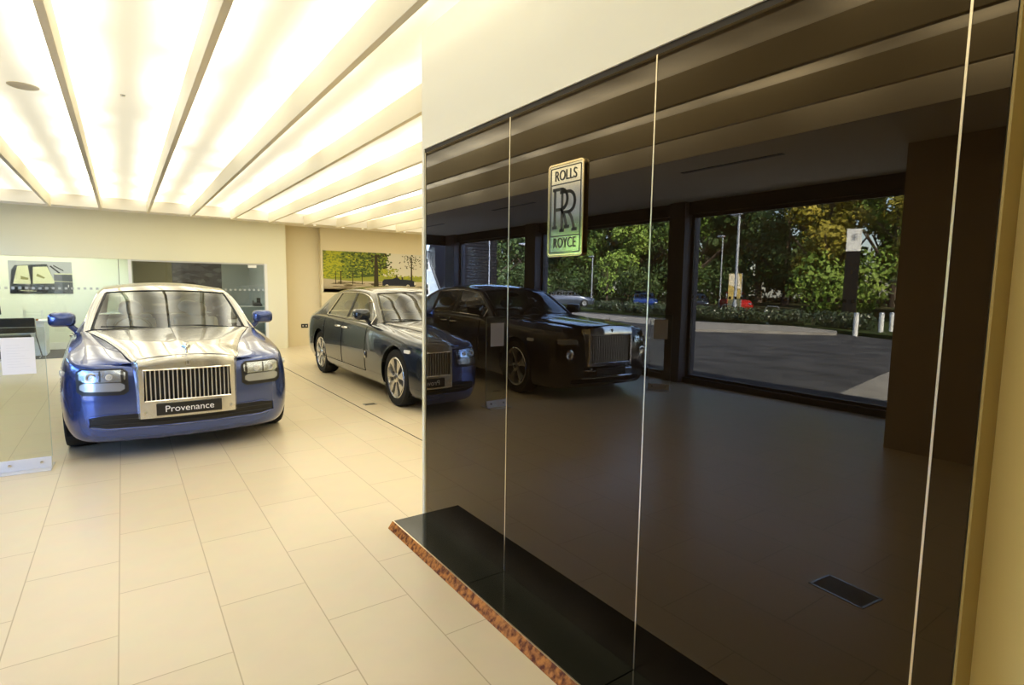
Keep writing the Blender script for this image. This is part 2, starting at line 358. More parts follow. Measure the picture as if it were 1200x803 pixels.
# ---------------- RR badge
def badge_art(parent, w, h, matr, off, with_words=True):
    """lettering in the local x (width) / z (height) plane, front is -y"""
    def stroke(pts, wd, name='letter'):
        mb = MB()
        for a, b in zip(pts, pts[1:]):
            a = Vector(a); b = Vector(b); d = (b-a); L = d.length
            if L < 1e-6: continue
            d /= L; q = Vector((-d[1], d[0])) if False else Vector((-d.y, d.x))
            a2 = a-d*wd*.2; b2 = b+d*wd*.2
            P = [a2+q*wd/2, b2+q*wd/2, b2-q*wd/2, a2-q*wd/2]
            mb.add([(p.x*w, -off, p.y*h) for p in P]+[(p.x*w, -off+.0015, p.y*h) for p in P], [(0, 1, 2, 3), (0, 4, 5, 1), (1, 5, 6, 2), (2, 6, 7, 3), (3, 7, 4, 0)])
        return mb
    asp = h/w
    def R(ox, oy, s):
        bowl = [(0, 1.0), (.26, 1.0)]+[(.26+.25*math.sin(t), .735+.265*math.cos(t)) for t in [i*PI/12 for i in range(1, 12)]]+[(.26, .47), (.06, .47)]
        parts = [[(0, 0), (0, 1.0)], bowl, [(.27, .47), (.40, .30), (.50, 0)], [(-.07, .0), (.07, .0)], [(.42, .0), (.58, .0)], [(-.07, 1.0), (0, 1.0)]]
        return [[Vector(((ox+x*s), (oy+y*s)/asp)) for x, y in q] for q in parts]
    for ox, oy in ((-.34, -.36), (-.10, -.43)):
        mb = MB()
        for q in R(ox, oy, .80):
            for a_, b_ in zip(q, q[1:]):
                A = Vector((a_.x*w, a_.y*h)); B = Vector((b_.x*w, b_.y*h)); d = (B-A).normalized(); nn = Vector((-d.y, d.x)); wd_ = .066*w
                A = A-d*wd_*.25; B = B+d*wd_*.25; Q = [A+nn*wd_/2, B+nn*wd_/2, B-nn*wd_/2, A-nn*wd_/2]
                mb.add([(p.x, -off, p.y) for p in Q]+[(p.x, -off+.0015, p.y) for p in Q], [(0, 1, 2, 3), (0, 4, 5, 1), (1, 5, 6, 2), (2, 6, 7, 3), (3, 7, 4, 0)])
        mb.build('letter_r', matr, parent)
    if with_words:
        for z in (.30, -.30):
            MB().box(-.46*w, -off, (z-.006)*h, .46*w, -off+.0015, (z+.006)*h).build('rule_line', matr, parent)
        t1 = text_mesh('lettering_rolls', 'ROLLS', .25*w, matr, parent, (0, -off, .392*h), (PI/2, 0, 0), .0007, 1.0, 1.22); t1['label'] = 'lettering ROLLS'
        t2 = text_mesh('lettering_royce', 'ROYCE', .25*w, matr, parent, (0, -off, -.385*h), (PI/2, 0, 0), .0007, .92, 1.22); t2['label'] = 'lettering ROYCE'
def rrect(w, h, r, n=5):
    out = []
    for cx, cz, a0 in ((w/2-r, h/2-r, 0), (-w/2+r, h/2-r, PI/2), (-w/2+r, -h/2+r, PI), (w/2-r, -h/2+r, 1.5*PI)):
        out += [(cx+r*math.cos(a0+PI/2*i/n), cz+r*math.sin(a0+PI/2*i/n)) for i in range(n+1)]
    return out
def ring(mb, outer, inner, y0, y1):
    n = len(outer); vs = [(p[0], y, p[1]) for y in (y0, y1) for q in (outer, inner) for p in q]
    fs = []
    for i in range(n):
        j = (i+1) % n
        fs += [(i, j, n+j, n+i), (2*n+i, 3*n+i, 3*n+j, 2*n+j), (i, 2*n+i, 2*n+j, j), (n+i, n+j, 3*n+j, 3*n+i)]
    return mb.add(vs, fs)
bd = thing('wall_badge', 'gold rimmed mirror badge with linked RR letters on the dark glass', 'badge', (W-.001, 1.882, 1.902), -PI/2)
BWd, BHt = .236, .405
MB().prism(rrect(BWd-.01, BHt-.01, .014), 'y', -.012, 0).build('badge_plate', mat('polished_badge_plate', (.76, .72, .58), .12, 1), bd)
ring(MB(), rrect(BWd, BHt, .018), rrect(BWd-.020, BHt-.020, .010), -.0145, 0).build('badge_rim', M['gold_metal'], bd, bevel=.002)
ring(MB(), rrect(BWd-.034, BHt-.034, .006), rrect(BWd-.042, BHt-.042, .004), -.0135, -.012).build('enamel_border', M['dark_text'], bd)
badge_art(bd, BWd-.03, BHt-.03, M['dark_text'], .0135)

# ---------------- small ceiling things
def disc(name, label, cat, x, y, z, r, m_, group=None, t=.012):
    o = MB().lathe([(.0001, -t), (r*.8, -t), (r, -t*.3), (r, 0), (.0001, 0)], 'z', 24).build(name, m_, smooth=True)
    o.location = (x, y, z); return tag(o, label, cat, group)
disc('ceiling_speaker', 'round flat cream ceiling speaker between two fins on the left', 'speaker', -.62, 6.46, ZC+.22, .11, M['ceiling'])
disc('smoke_sensor', 'tiny grey ceiling sensor between the second and third fins', 'sensor', .08, 6.2, ZC+.22, .022, M['satin'])
for i, (x, y) in enumerate([(5.1, 13.95), (6.25, 13.95), (4.6, 13.97), (3.9, 13.96)]):
    disc('downlight', 'tiny round downlight in the soffit above the mural wall', 'downlight', x, y, ZC, .03, mat('downlight_glow', (.9, .85, .7), .5, emit=(1, .9, .65), es=2.5) if i == 0 else bpy.data.materials['downlight_glow'], 'soffit downlights', .006)
for i, (y0, y1, x, lb) in enumerate([(3.26, 4.55, -2.52, 'slot air vent in the ceiling, nearest the glass side window pane'), (7.6, 8.9, -2.55, 'slot air vent in the ceiling above the black saloon bonnet'), (11.5, 12.7, -2.9, 'slot air vent in the ceiling, farthest from the camera')]):
    v = MB(); v.box(x-.035, y0, ZC-.006, x+.035, y1, ZC+.001)
    tag(v.build('slot_vent', M['black'], bevel=.002), 'long dark '+lb, 'vent', 'slot vents in the flat ceiling')
for i, (x, y, z0) in enumerate([(.9, 4.2, 0), (.9, 8.0, 0), (-.6, 9.5, 0), (2.4, 7.0, 0)]):
    pass
# sockets and floor boxes
sk_ = thing('wall_socket', 'small black twin socket low on the niche wall', 'socket', (3.76, YB+.35, .51))
MB().box(-.085, -.012, -.05, .085, 0, .05).build('face_plate', M['black'], sk_, bevel=.004)
for dx in (-.04, .04): MB().box(dx-.018, -.015, -.018, dx+.018, -.012, .018).build('outlet', M['satin'], sk_)
def floor_box(x, y, w, d, label, rz=0):
    t = thing('floor_box', label, 'floor box', (x, y, 0), rz, 'floor boxes in the tiles')
    ring2 = MB(); ring2.box(-w/2, -d/2, 0, w/2, -d/2+.012, .004); ring2.box(-w/2, d/2-.012, 0, w/2, d/2, .004); ring2.box(-w/2, -d/2, 0, -w/2+.012, d/2, .004); ring2.box(w/2-.012, -d/2, 0, w/2, d/2, .004)
    ring2.build('frame', M['satin'], t)
    MB().box(-w/2+.012, -d/2+.012, 0, w/2-.012, d/2-.012, .0025).build('lid', mat('bronze_floor_lid', (.13, .11, .07), .45, .4) if 'bronze_floor_lid' not in bpy.data.materials else bpy.data.materials['bronze_floor_lid'], t)
floor_box(2.60, 6.93, .16, .10, 'small bronze floor box beside the navy car front wheel')
floor_box(-1.32, 6.85, .16, .10, 'small bronze floor box in front of the black saloon wheel, seen mirrored')
floor_box(.19, 1.24, .19, .28, 'larger dark floor box lid near the camera, seen only mirrored', .1)

# ---------------- price stands
def stand(x, y, rz, label):
    t = thing('price_stand', label, 'display stand', (x, y, 0), rz, 'glass price stands')
    MB().box(-.17, -.12, 0, .17, .12, .008).build('base_plate', M['clamp'], t, bevel=.002)
    c = MB(); c.prism([(-.034, .008), (-.012, .095), (-.006, .095), (-.006, .008)], 'x', -.165, .165)
    c.build('clamp', M['clamp'], t, bevel=.002)
    for dx in (-.10, .10):
        MB().lathe([(.0001, -.034), (.011, -.032), (.011, -.022), (.0001, -.02)], 'y', 14, (dx, .0, .055)).build('bolt', M['chrome'], t)
    MB().box(-.168, -.005, .008, .168, .005, 1.18).build('glass_blade', M['stand_glass'], t)
    e = MB(); e.box(-.17, -.0052, .095, -.168, .0052, 1.18); e.box(.168, -.0052, .095, .17, .0052, 1.18); e.box(-.17, -.0052, 1.18, .17, .0052, 1.182)
    e.build('polished_edge', mat('green_glass_edge', (.35, .42, .36), .3), t)
    s = MB().box(-.105, -.0065, .80, .105, -.0055, 1.10).build('price_sheet', M['paper'], t)
    rn = MB(); 
    for i in range(9): rn.box(-.07, -.0071, .86+i*.022, .07-.03*((i*7) % 3), -.0066, .862+i*.022)
    rn.build('printed_lines', mat('faint_grey_print', (.70, .70, .72), .8), s)
    return t
stand(-.715, 5.93, math.radians(-2), 'glass price stand on the floor beside the blue saloon')
stand(-3.58, 5.66, math.radians(58), 'glass price stand by the window past the black saloon, seen mirrored')

# ================================================================ THE SALOONS
def paint(name, col, metal=.55, rough=.22):
    return mat(name, col, rough, metal, coat=1.0, coat_rough=.015)
M['liner'] = mat('black_arch_liner', (.008, .008, .008), .9, spec=.1)
M['rim'] = mat('silver_alloy', (.74, .73, .70), .22, .9)
M['leather'] = mat('cream_leather', (.55, .52, .44), .55)
M['dash'] = mat('grey_dashboard', (.22, .22, .20), .6)
M['mesh'] = mat('black_intake_mesh', (.007, .007, .008), .55)
M['seam'] = mat('panel_seam', (.01, .01, .01), .8, spec=.1)
M['lamp_bowl'] = mat('headlamp_reflector', (.62, .65, .70), .2, .85)
M['amber'] = mat('red_lens', (.35, .01, .01), .1)
M['vane'] = mat('polished_grille_vane', (.90, .88, .84), .28, .75)
M['grille_back'] = mat('dark_grille_back', (.02, .02, .03), .5)

def fit_poly(c): return smooth_tab(c, 10)
def build_car(root, S):
    sx, sy, sz = S['scale']
    def P(x, y, z): return (x*sx, y*sy, z*sz)
    body, top = S['body'], S['top']
    OUT = S['outline']
    out = crom(OUT, 14)
    n = len(out)
    # normals of the plan outline
    nor = []
    for i in range(n):
        a = out[max(i-1, 0)]; b = out[min(i+1, n-1)]
        t = Vector((b[0]-a[0], b[1]-a[1])); q = Vector((t.y, -t.x)).normalized()
        if i == 0: q = Vector((0, -1))
        if i == n-1: q = Vector((0, 1))
        nor.append(q)
    INS = S['inset']                               # (fraction of height, inset)
    prof = crom(INS, 5)
    ZT = smooth_tab(S['belt'], 6)
    def zb(y): return interp([(-.9, .17), (-.5, .17), (.6, .20), (2.8, .20), (4.0, .24), (4.6, .26)], y)
    def wp(i, fr, ins):
        o = out[i]; q = nor[i]
        k = 1.0
        x = o[0]-q.x*ins; y = o[1]-q.y*ins
        return (max(x, 0), y, lerp(zb(o[1]), interp(ZT, o[1]), fr))
    def wall_y(x, z, off=0.):                      # nose surface y at (x, z)
        best = None
        zt = interp(ZT, -.8); fr = min(max((z-zb(-.8))/(zt-zb(-.8)), 0), 1); ins = interp(prof, fr)-off
        pr = None
        for i in range(n//2):
            p = wp(i, fr, ins)
            if pr and pr[0] <= x <= p[0] and p[0] > pr[0]:
                return lerp(pr[1], p[1], (x-pr[0])/(p[0]-pr[0]))
            pr = p
        return pr[1]
    # ---- side wall, with arches cut out
    R = S['arch_r']; axles = S['axles']; zc = S['wheel_r']/sz*1.0
    def snap(p):
        for ya in axles:
            dy = (p[1]-ya)*sy; dz = (p[2]*sz-S['wheel_r']-.015)
            d = math.hypot(dy, dz)
            if p[0] > .7 and d < R and d > R-.04 and p[2] > 0: 
                f = R/d; return (p[0], ya+dy*f/sy, (S['wheel_r']+.015+dz*f)/sz), 1
            if p[0] > .7 and d <= R-.04: return p, 2
        return p, 0
    parts = {}
    seams = S['seams']
    def which(y, side):
        if not side: return 'body_shell'
        if seams[0] < y < seams[1]: return 'front_door'
        if seams[1] < y < seams[2]: return 'rear_door'
        return 'body_shell'
    # refine outline along the side for a clean arch edge
    fine = []
    for i in range(n-1):
        k = 3 if out[i][0] > .7 else 1
        for j in range(k):
            t = j/k; fine.append((i+t))
    fine.append(n-1.0)
    fr_l = []
    for a, b in zip(prof, prof[1:]):
        fr_l.append(a)
    fr_l.append(prof[-1])
    dense = []
    for a, b in zip(fr_l, fr_l[1:]):
        kk = max(1, int((b[0]-a[0])/.022))
        for j in range(kk): dense.append((lerp(a[0], b[0], j/kk), lerp(a[1], b[1], j/kk)))
    dense.append(fr_l[-1])
    def wpf(u, fr, ins):
        i = int(min(u, n-1.001)); t = u-i; a = wp(i, fr, ins); b = wp(min(i+1, n-1), fr, ins)
        return tuple(lerp(a[k], b[k], t) for k in range(3))
    G = [[snap(wpf(u, fr, ins)) for fr, ins in dense] for u in fine]
    doorz = .36
    acc = {}
    for sgn in (1, -1):
        for i in range(len(fine)-1):
            for j in range(len(dense)-1):
                q = [G[i][j], G[i+1][j], G[i+1][j+1], G[i][j+1]]
                if any(c[1] == 2 for c in q): continue
                if all(c[1] == 1 for c in q): continue
                if all(c[0][1] < -.8 and c[0][0] < S['shield']['w']-.01 and S['shield']['gz0']-.03 < c[0][2] < S['shield']['gz1']+.03 for c in q): continue
                ym = sum(c[0][1] for c in q)/4; zm = sum(c[0][2] for c in q)/4; xm = q[0][0][0]
                nm = which(ym, xm > .8 and zm > .30)
                key = nm if nm == 'body_shell' else nm+('_r' if sgn > 0 else '_l')
                mb = acc.setdefault(key, MB())
                vs = [P(c[0][0]*sgn, c[0][1], c[0][2]) for c in q]
                mb.add(vs, [(0, 1, 2, 3)])
    # ---- fender tops
    bonnet = crom(S['bonnet_edge'], 6)             # (y, x, z)
    i0 = next(i for i in range(n) if wp(i, 1, prof[-1][1])[0] > bonnet[0][1]); i1 = next(i for i in range(n) if out[i][1] > bonnet[-1][0]+.04)
    def be(u):
        k = u*(len(bonnet)-1); a = int(min(k, len(bonnet)-1.001)); t = k-a
        return tuple(lerp(bonnet[a][q], bonnet[a+1][q], t) for q in range(3))
    NU = 30
    rows = []
    for k in range(NU+1):
        u = k/NU; o = wpf(lerp(i0, i1, u**.75), 1, prof[-1][1]); e = be(u)
        row = []
        for j in range(9):
            t = j/8; b = math.sin(PI*t)*.018*min(1, u*4)
            row.append((lerp(o[0], e[1]+.002, t), lerp(o[1], e[0], t), lerp(o[2], e[2]-.012, t)+b+S.get('wing', 0)*math.sin(PI*min(1, t*1.3))*min(1, u*5)*(1-u)))
        rows.append(row)
    for sgn in (1, -1):
        acc['body_shell'].grid([[P(p[0]*sgn, p[1], p[2]) for p in r] for r in rows])
    # ---- bonnet
    zcn = S['bonnet_centre']                        # z of centre line by y
    def ycowl(x): return S['cowl'][0]+S['cowl'][1]*(x/.78)**2
    shield = S['shield']
    rows = []
    for k in range(33):
        v = k/32; e = be(v); row = []
        for j in range(-16, 17):
            t = j/16; x = e[1]*t
            yf = wall_y(abs(x), .84, shield['out'] if abs(x) < shield['w'] else 0)+.01 if v < .4 else 0
            y0 = e[0]; 
            y = lerp(lerp(y0, wall_y(abs(x), .84)-shield['out']+.01, max(0, 1-v*3)), y0, 0) if v < .34 else lerp(y0, ycowl(x)-(ycowl(e[1])-e[0]), max(0, (v-.6)/.4))
            z = e[2]+(interp(zcn, y)-e[2])*(1-abs(t)**2.6)
            z += .010*max(0, 1-abs(abs(t)-0)/.10)*v**.3                # centre spine
            if abs(t) > .97: z -= .006
            row.append(P(x, y, z))
        rows.append(row)
    b = MB().grid(rows).build('bonnet', top, root, smooth=True)
    if S['label_top']: b['label'] = S['label_top']
    front_row = rows[0]
    # ---- rear deck
    i2 = next(i for i in range(n) if out[i][1] > 4.02*1.0); rows = []
    for k in range(17):
        u = k/16; o = wpf(lerp(i2, n-1, u), 1, prof[-1][1])
        inner = (lerp(.78, 0, u), lerp(4.02, 3.99, u)-.0, 1.055)
        rows.append([(lerp(o[0], inner[0], t/6), lerp(o[1], inner[1], t/6), lerp(o[2], inner[2], t/6)+.02*math.sin(PI*t/6)) for t in range(7)])
    for sgn in (1, -1): acc['body_shell'].grid([[P(p[0]*sgn, p[1], p[2]) for p in r] for r in rows])
    # ---- greenhouse
    Z = S['roof']                                   # roof height scale factor
    def gz(z): return 1.02+(z-1.02)*Z
    Oc = crom([(.835, .80, 1.00), (.765, 1.10, 1.22), (.70, 1.40, 1.395), (.672, 1.80, 1.462), (.668, 2.30, 1.475), (.672, 2.85, 1.452), (.685, 3.25, 1.385), (.73, 3.65, 1.235), (.79, 4.03, 1.05)], 8)
    Ic = crom([(.755, .82, 1.04), (.69, 1.13, 1.25), (.625, 1.43, 1.428), (.615, 1.80, 1.485), (.615, 2.30, 1.500), (.610, 2.85, 1.480), (.605, 3.25, 1.415), (.635, 3.65, 1.255), (.67, 4.00, 1.075)], 8)
    Oc = [(a, b_, gz(c)) for a, b_, c in Oc]; Ic = [(a, b_, gz(c)) for a, b_, c in Ic]
    rf = acc.setdefault('roof', MB())
    for sgn in (1, -1):
        rows = []
        for a, c in zip(Oc, Ic):
            rows.append([P(sgn*lerp(a[0], c[0], t/4), lerp(a[1], c[1], t/4), lerp(a[2], c[2], t/4)+.010*math.sin(PI*t/4)) for t in range(5)])
        rf.grid(rows)
    ia, ib = 2*8, 6*8                               # header / rear header indices on the rail
    def cross(i, u, bow, crown):                    # point across the car between the two inner rails
        c = Ic[i]; return (c[0]*u, c[1]-bow*(1-u*u), c[2]+crown*(1-abs(u)**2.2))
    def bowc(i):
        f = i/(len(Ic)-1)
        if i <= ia: return lerp(.20, .10, i/ia), lerp(.0, .03, i/ia)
        if i <= ib: k = (i-ia)/(ib-ia); return lerp(.10, -.06, k), .03+.03*math.sin(PI*k)
        k = (i-ib)/(len(Ic)-1-ib); return lerp(-.06, -.02, k), lerp(.03, .01, k)
    def span(i0_, i1_, us=None, off=0.):
        return [[P(*(lambda q: (q[0], q[1], q[2]+off))(cross(i, u, *bowc(i)))) for u in (us or [j/12 for j in range(-12, 13)])] for i in range(i0_, i1_+1)]
    rf.grid(span(ia, ib))
    us = [j/12*.975 for j in range(-12, 13)]
    MB().grid(span(0, ia, us)).build('windscreen', S['glass'], root, smooth=True)
    MB().grid(span(ib, len(Ic)-1)).build('rear_window', S['glass'], root, smooth=True)
    # windscreen rubber
    g = span(0, ia, us, .003); edge = [r[0] for r in g]+g[-1][1:]+[r[-1] for r in g[::-1]][1:]+g[0][::-1][1:-1]
    MB().tube(edge, .008, 6, closed=True).build('windscreen_seal', M['black'], root, smooth=True)
    # side glass surface
    dlo = S['dlo']
    ys = sorted(set([round(.80+i*.06, 3) for i in range(54)]+[v for ab in dlo for v in ab]+[4.03]))
    ys = [y for y in ys if .80 <= y <= 4.03]
    Otab = [(p[1], p[0], p[2]) for p in Oc]
    ox = [(a, b_) for a, b_, c in Otab]; oz = [(a, c) for a, b_, c in Otab]
    def bz(y): return interp(ZT, y)
    ts = [0, .05, .10, .25, .4, .55, .7, .85, .93, 1]
    for sgn, sd_ in ((1, 'r'), (-1, 'l')):
        win = {}
        ye = dlo[-1][1]; wy = lambda y, t: y-S['slant']*t*max(0, 1-abs(y-ye)/(.75))
        for ya, yb in zip(ys, ys[1:]):
            for ta, tb in zip(ts, ts[1:]):
                ym, tm = (ya+yb)/2, (ta+tb)/2
                q = []
                for y, t in ((ya, ta), (yb, ta), (yb, tb), (ya, tb)):
                    y = wy(y, t); xb_, zb_ = .878, bz(y)-.003; xt, zt_ = interp(ox, y), interp(oz, y)
                    q.append((lerp(xb_, xt, t), y, lerp(zb_, zt_, t)+.0))
                gl = None
                hgt = interp(oz, ym)-bz(ym)
                for wi, (a, b_) in enumerate(dlo):
                    if a <= ym <= b_ and .05 < tm < .93 and hgt > .07: gl = wi
                mb = rf if gl is None else win.setdefault(gl, MB())
                vs = [P(p[0]*sgn-(0.006*sgn if gl is not None else 0), p[1], p[2]) for p in q]
                mb.add(vs, [(0, 1, 2, 3)])
        for wi, mb in win.items(): mb.build('side_window', S['glass'], root, smooth=True)
        # bright window surround
        loop = []
        for y in [v for v in ys if dlo[0][0] <= v <= dlo[-1][1]]: y = wy(y, .05); loop.append(P(sgn*(lerp(.878, interp(ox, y), .05)+.004), y, lerp(bz(y), interp(oz, y), .05)))
        topl = []
        for y in [v for v in ys if dlo[0][0] <= v <= dlo[-1][1]]: y = wy(y, .93); topl.append(P(sgn*(lerp(.878, interp(ox, y), .93)+.004), y, lerp(bz(y), interp(oz, y), .93)))
        MB().tube(loop+topl[::-1], .008, 6, closed=True).build('window_surround', M['chrome'] if S['bright'] else M['black'], root, smooth=True)
        for (a, b1), (a2, b2) in zip(dlo, dlo[1:]):
            q = []; pil = MB()
            for y in (b1, a2):
                for t in (.05, .93): q.append(P(sgn*(lerp(.878, interp(ox, y), t)+.002), y, lerp(bz(y), interp(oz, y), t)))
            pil.add(q, [(0, 1, 3, 2)]); pil.build('door_pillar', M['black'], root)
    # shells
    for key, mb in acc.items():
        if key == 'roof': o = mb.build('roof', top, root, smooth=True); 
        else: o = mb.build('body_shell' if key == 'body_shell' else key[:-2], body, root, smooth=True)
    # cowl + scuttle
    MB().grid([[P(x*.80/8, ycowl(x*.1)-.03, 1.02-.02*abs(x/8)) for x in range(-8, 9)], [P(x*.78/8, ycowl(x*.1)+.12, 1.035) for x in range(-8, 9)]]).build('scuttle', M['black'], root)
    for xw, xe in ((-.10, -.66), (.55, -.02)):
        MB().tube([P(xw, ycowl(xw)+.03, 1.05), P((xw+xe)/2, ycowl((xw+xe)/2)+.06, 1.075), P(xe, ycowl(xe)+.07, 1.075)], .007, 6).build('wiper', M['black'], root)
    # floor pan
    MB().box(-.80*sx, -.6*sy, .2*sz, .80*sx, 4.2*sy, .24*sz).build('floor_pan', M['matt_black'], root)
    # arch liners
    for ya in axles:
        for sgn in (1, -1):
            rows = []
            for xx in (.60, .915):
                rows.append([(xx*sx*sgn, ya*sy+math.cos(a)*(R+.004), S['wheel_r']+.015+math.sin(a)*(R+.004)) for a in [(-.18+1.36*k/20)*PI-.09*PI*0 for k in range(21)]])
            MB().grid(rows).add([r for r in [(.60*sx*sgn, ya*sy-R, .1), (.60*sx*sgn, ya*sy+R, .1), (.60*sx*sgn, ya*sy+R, .8), (.60*sx*sgn, ya*sy-R, .8)]], [(0, 1, 2, 3)]).build('arch_liner', M['liner'], root)
    # ---- seams
    def side_pt(y, fr, off=.0015):
        for i in range(n//3, n):
            if out[i][0] > .8 and out[i][1] >= y: break
        fr = min(max(fr, 0), 1); ins = interp(prof, fr)-off; p = wp(i, fr, ins); pp = wp(i-1, fr, ins)
        t = (y-pp[1])/(p[1]-pp[1]) if p[1] != pp[1] else 0
        return tuple(lerp(pp[k], p[k], t) for k in range(3))
    for sgn in (1, -1):
        for y in seams:
            MB().tube([P(sgn*q[0], q[1], q[2]) for q in [side_pt(y, .17+.83*k/14) for k in range(15)]], .0045, 5).build('door_gap', M['seam'], root)
        MB().tube([P(sgn*q[0], q[1], q[2]) for q in [side_pt(lerp(seams[0], seams[2], k/20), .17) for k in range(21)]], .004, 5).build('door_gap', M['seam'], root)
        # handles
        for y in (seams[1]-.17, seams[1]+.17):
            q = side_pt(y, .855, .03); q1 = side_pt(y-.09, .855, .006); q2 = side_pt(y+.09, .855, .006); qa = side_pt(y-.07, .86, .032); qb = side_pt(y+.07, .86, .032)
            MB().tube([P(sgn*c[0], c[1], c[2]) for c in (q1, qa, q, qb, q2)], [.012, .015, .015, .015, .012], 8).build('door_handle', M['chrome'], root, smooth=True)
        # side repeater plaque on the wing
        q = side_pt(seams[0]-.05, .47, .012)
        MB().ellipsoid(P(sgn*q[0], q[1], q[2]), (.010, .018, .055)).build('wing_plaque', M['chrome'], root, smooth=True)
        # marker lamp
        y = -.30; q = [side_marker(out, wp, n, prof, y+d, S['marker_fr']) for d in (-.075, .075)] if False else None
        best = min(range(n//2), key=lambda i: abs(out[i][1]-S['marker_y']) + (0 if out[i][0] > .6 else 9))
        a = wpf(best-1.2, S['marker_fr'], interp(prof, S['marker_fr'])-.008); c = wpf(best+1.2, S['marker_fr'], interp(prof, S['marker_fr'])-.008)
        mid = tuple((a[k]+c[k])/2 for k in range(3))
        d = Vector((c[0]-a[0], c[1]-a[1], 0)).normalized()
        mm = MB(); ln, hh = .065, .021
        poly = rrect(ln*2, hh*2, .018); nn = Vector((d.y, -d.x, 0))
        vs = []
        for off in (-.01, .006):
            for px, pz in poly:
                v = Vector(mid)+d*px+nn*off+Vector((0, 0, pz)); vs.append(P(sgn*v.x, v.y, v.z))
        L = len(poly); mm.add(vs, [tuple(range(L)), tuple(range(L, 2*L))]+[(k, (k+1) % L, L+(k+1) % L, L+k) for k in range(L)])
        mm.build('marker_lamp', mat('marker_lens', (.85, .84, .78), .15) if 'marker_lens' not in bpy.data.materials else bpy.data.materials['marker_lens'], root)
    # ---- shield + grille
    w, z0, zt_s, ztc, og = shield['w'], shield['z0'], shield['z_side'], shield['z_mid'], shield['out']
    gw, gz0, gz1 = shield['gw'], shield['gz0'], shield['gz1']
    def sy_(x, z): return wall_y(abs(x), .6)-og+.02*max(0, (z-gz1))-.0
    xs = [-w, -w+.012, -gw, -gw*.5, 0, gw*.5, gw, w-.012, w]
    xs = sorted(set([round(v, 4) for v in xs+[gw*(i/6) for i in range(-6, 7)]]))
    zs = [z0, z0+.02, lerp(z0, gz0, .5), gz0, lerp(gz0, gz1, .5), gz1, lerp(gz1, 1.0, .0)+.02, 99]
    mb = MB(); cache = {}
    def SP(x, z):
        ztop = lerp(ztc, zt_s, (abs(x)/w)**2)
        if z == 99: z = ztop
        elif z > gz1: z = lerp(gz1, ztop, .5)
        fl = .0
        return P(x*(1+.0*z), sy_(x, z)+(.015 if z >= ztop-1e-6 else 0)+(0.02 if abs(x) > w-.005 else 0), z)
    for za, zb_ in zip(zs, zs[1:]):
        for xa, xb_ in zip(xs, xs[1:]):
            xm = (xa+xb_)/2; zm = (za+min(zb_, 1))/2
            if abs(xm) < gw and gz0 <= za < gz1: continue
            mb.add([SP(xa, za), SP(xb_, za), SP(xb_, zb_), SP(xa, zb_)], [(0, 1, 2, 3)])
    # returns to body and into the opening
    for sgn in (1, -1):
        for za, zb_ in zip(zs, zs[1:]):
            a, c = SP(sgn*w, za), SP(sgn*w, zb_); ex = .035
            mb.add([a, c, (c[0]+sgn*ex, c[1]+.10, c[2]), (a[0]+sgn*ex, a[1]+.10, a[2])], [(0, 1, 2, 3)])
        for za, zb_ in ((gz0, lerp(gz0, gz1, .5)), (lerp(gz0, gz1, .5), gz1)):
            a, c = SP(sgn*gw, za), SP(sgn*gw, zb_); mb.add([a, c, (c[0], c[1]+.07, c[2]), (a[0], a[1]+.07, a[2])], [(0, 1, 2, 3)])
    for xa, xb_ in zip(xs, xs[1:]):
        for z in (z0, gz0, gz1):
            if z != z0 and abs((xa+xb_)/2) > gw: continue
            a, c = SP(xa, z), SP(xb_, z); mb.add([a, c, (c[0], c[1]+.07, c[2]), (a[0], a[1]+.07, a[2])], [(0, 1, 2, 3)])
        a, c = SP(xa, 99), SP(xb_, 99); mb.add([a, c, (c[0], c[1]+.06, c[2]+.012), (a[0], a[1]+.06, a[2]+.012)], [(0, 1, 2, 3)])
    o = mb.build('grille_surround', S['shield_mat'], root, smooth=True)
    MB().box(-gw*sx, (wall_y(0, .6)-og+.065)*sy, gz0*sz, gw*sx, (wall_y(0, .6)-og+.07)*sy, gz1*sz).build('grille_back', M['grille_back'], root)
    # chrome inner frame
    fr_ = [SP(-gw, gz0), SP(gw, gz0), SP(gw, gz1), SP(0, gz1), SP(-gw, gz1)]
    fr_ = [(p[0], p[1]-.002, p[2]) for p in fr_]
    MB().tube(fr_, .008, 6, closed=True).build('grille_frame', M['chrome'], root, smooth=True)
    NV = S['vanes']
    for k in range(NV):
        x = -gw+2*gw*(k+.5)/NV; y = (wall_y(abs(x), .6)-og+.02)*sy; hw = gw*sx/NV*.30
        MB().prism([(x*sx-hw, y+.03), (x*sx-hw, y+.002), (x*sx-hw*.6, y-.006), (x*sx+hw*.6, y-.006), (x*sx+hw, y+.002), (x*sx+hw, y+.03)], 'z', gz0*sz+.004, gz1*sz-.004).build('grille_vane', M['vane'], root)
    # RR mark on the surround
    art = thing_part('maker_badge', root, P(0, sy_(0, .84)-.004, lerp(gz1, ztc, .5)))
    MB().prism(rrect(.030, .042, .005), 'y', 0, .006).build('badge_plate', M['satin'], art)
    badge_art(art, .026, .05, M['dark_text'], .002, False)
    # ornament
    orn = MB(); y0 = wall_y(0, .84)-og+.03; zz = ztc+.010
    prof_ = [(.0001, 0), (.022, 0), (.022, .006), (.010, .012), (.008, .03), (.013, .05), (.010, .072), (.005, .08), (.008, .09), (.006, .10), (.0001, .104)]
    orn.lathe(prof_, 'z', 12, P(0, y0, zz))
    for sgn in (1, -1):
        a = Vector(P(0, y0, zz))
        orn.add([a+Vector((sgn*.005, 0, .075)), a+Vector((sgn*.03, .045, .085)), a+Vector((sgn*.038, .06, .06)), a+Vector((sgn*.008, .01, .045)), a+Vector((sgn*.006, .008, .06))], [(0, 1, 2, 3, 4), (4, 3, 2, 1, 0)])
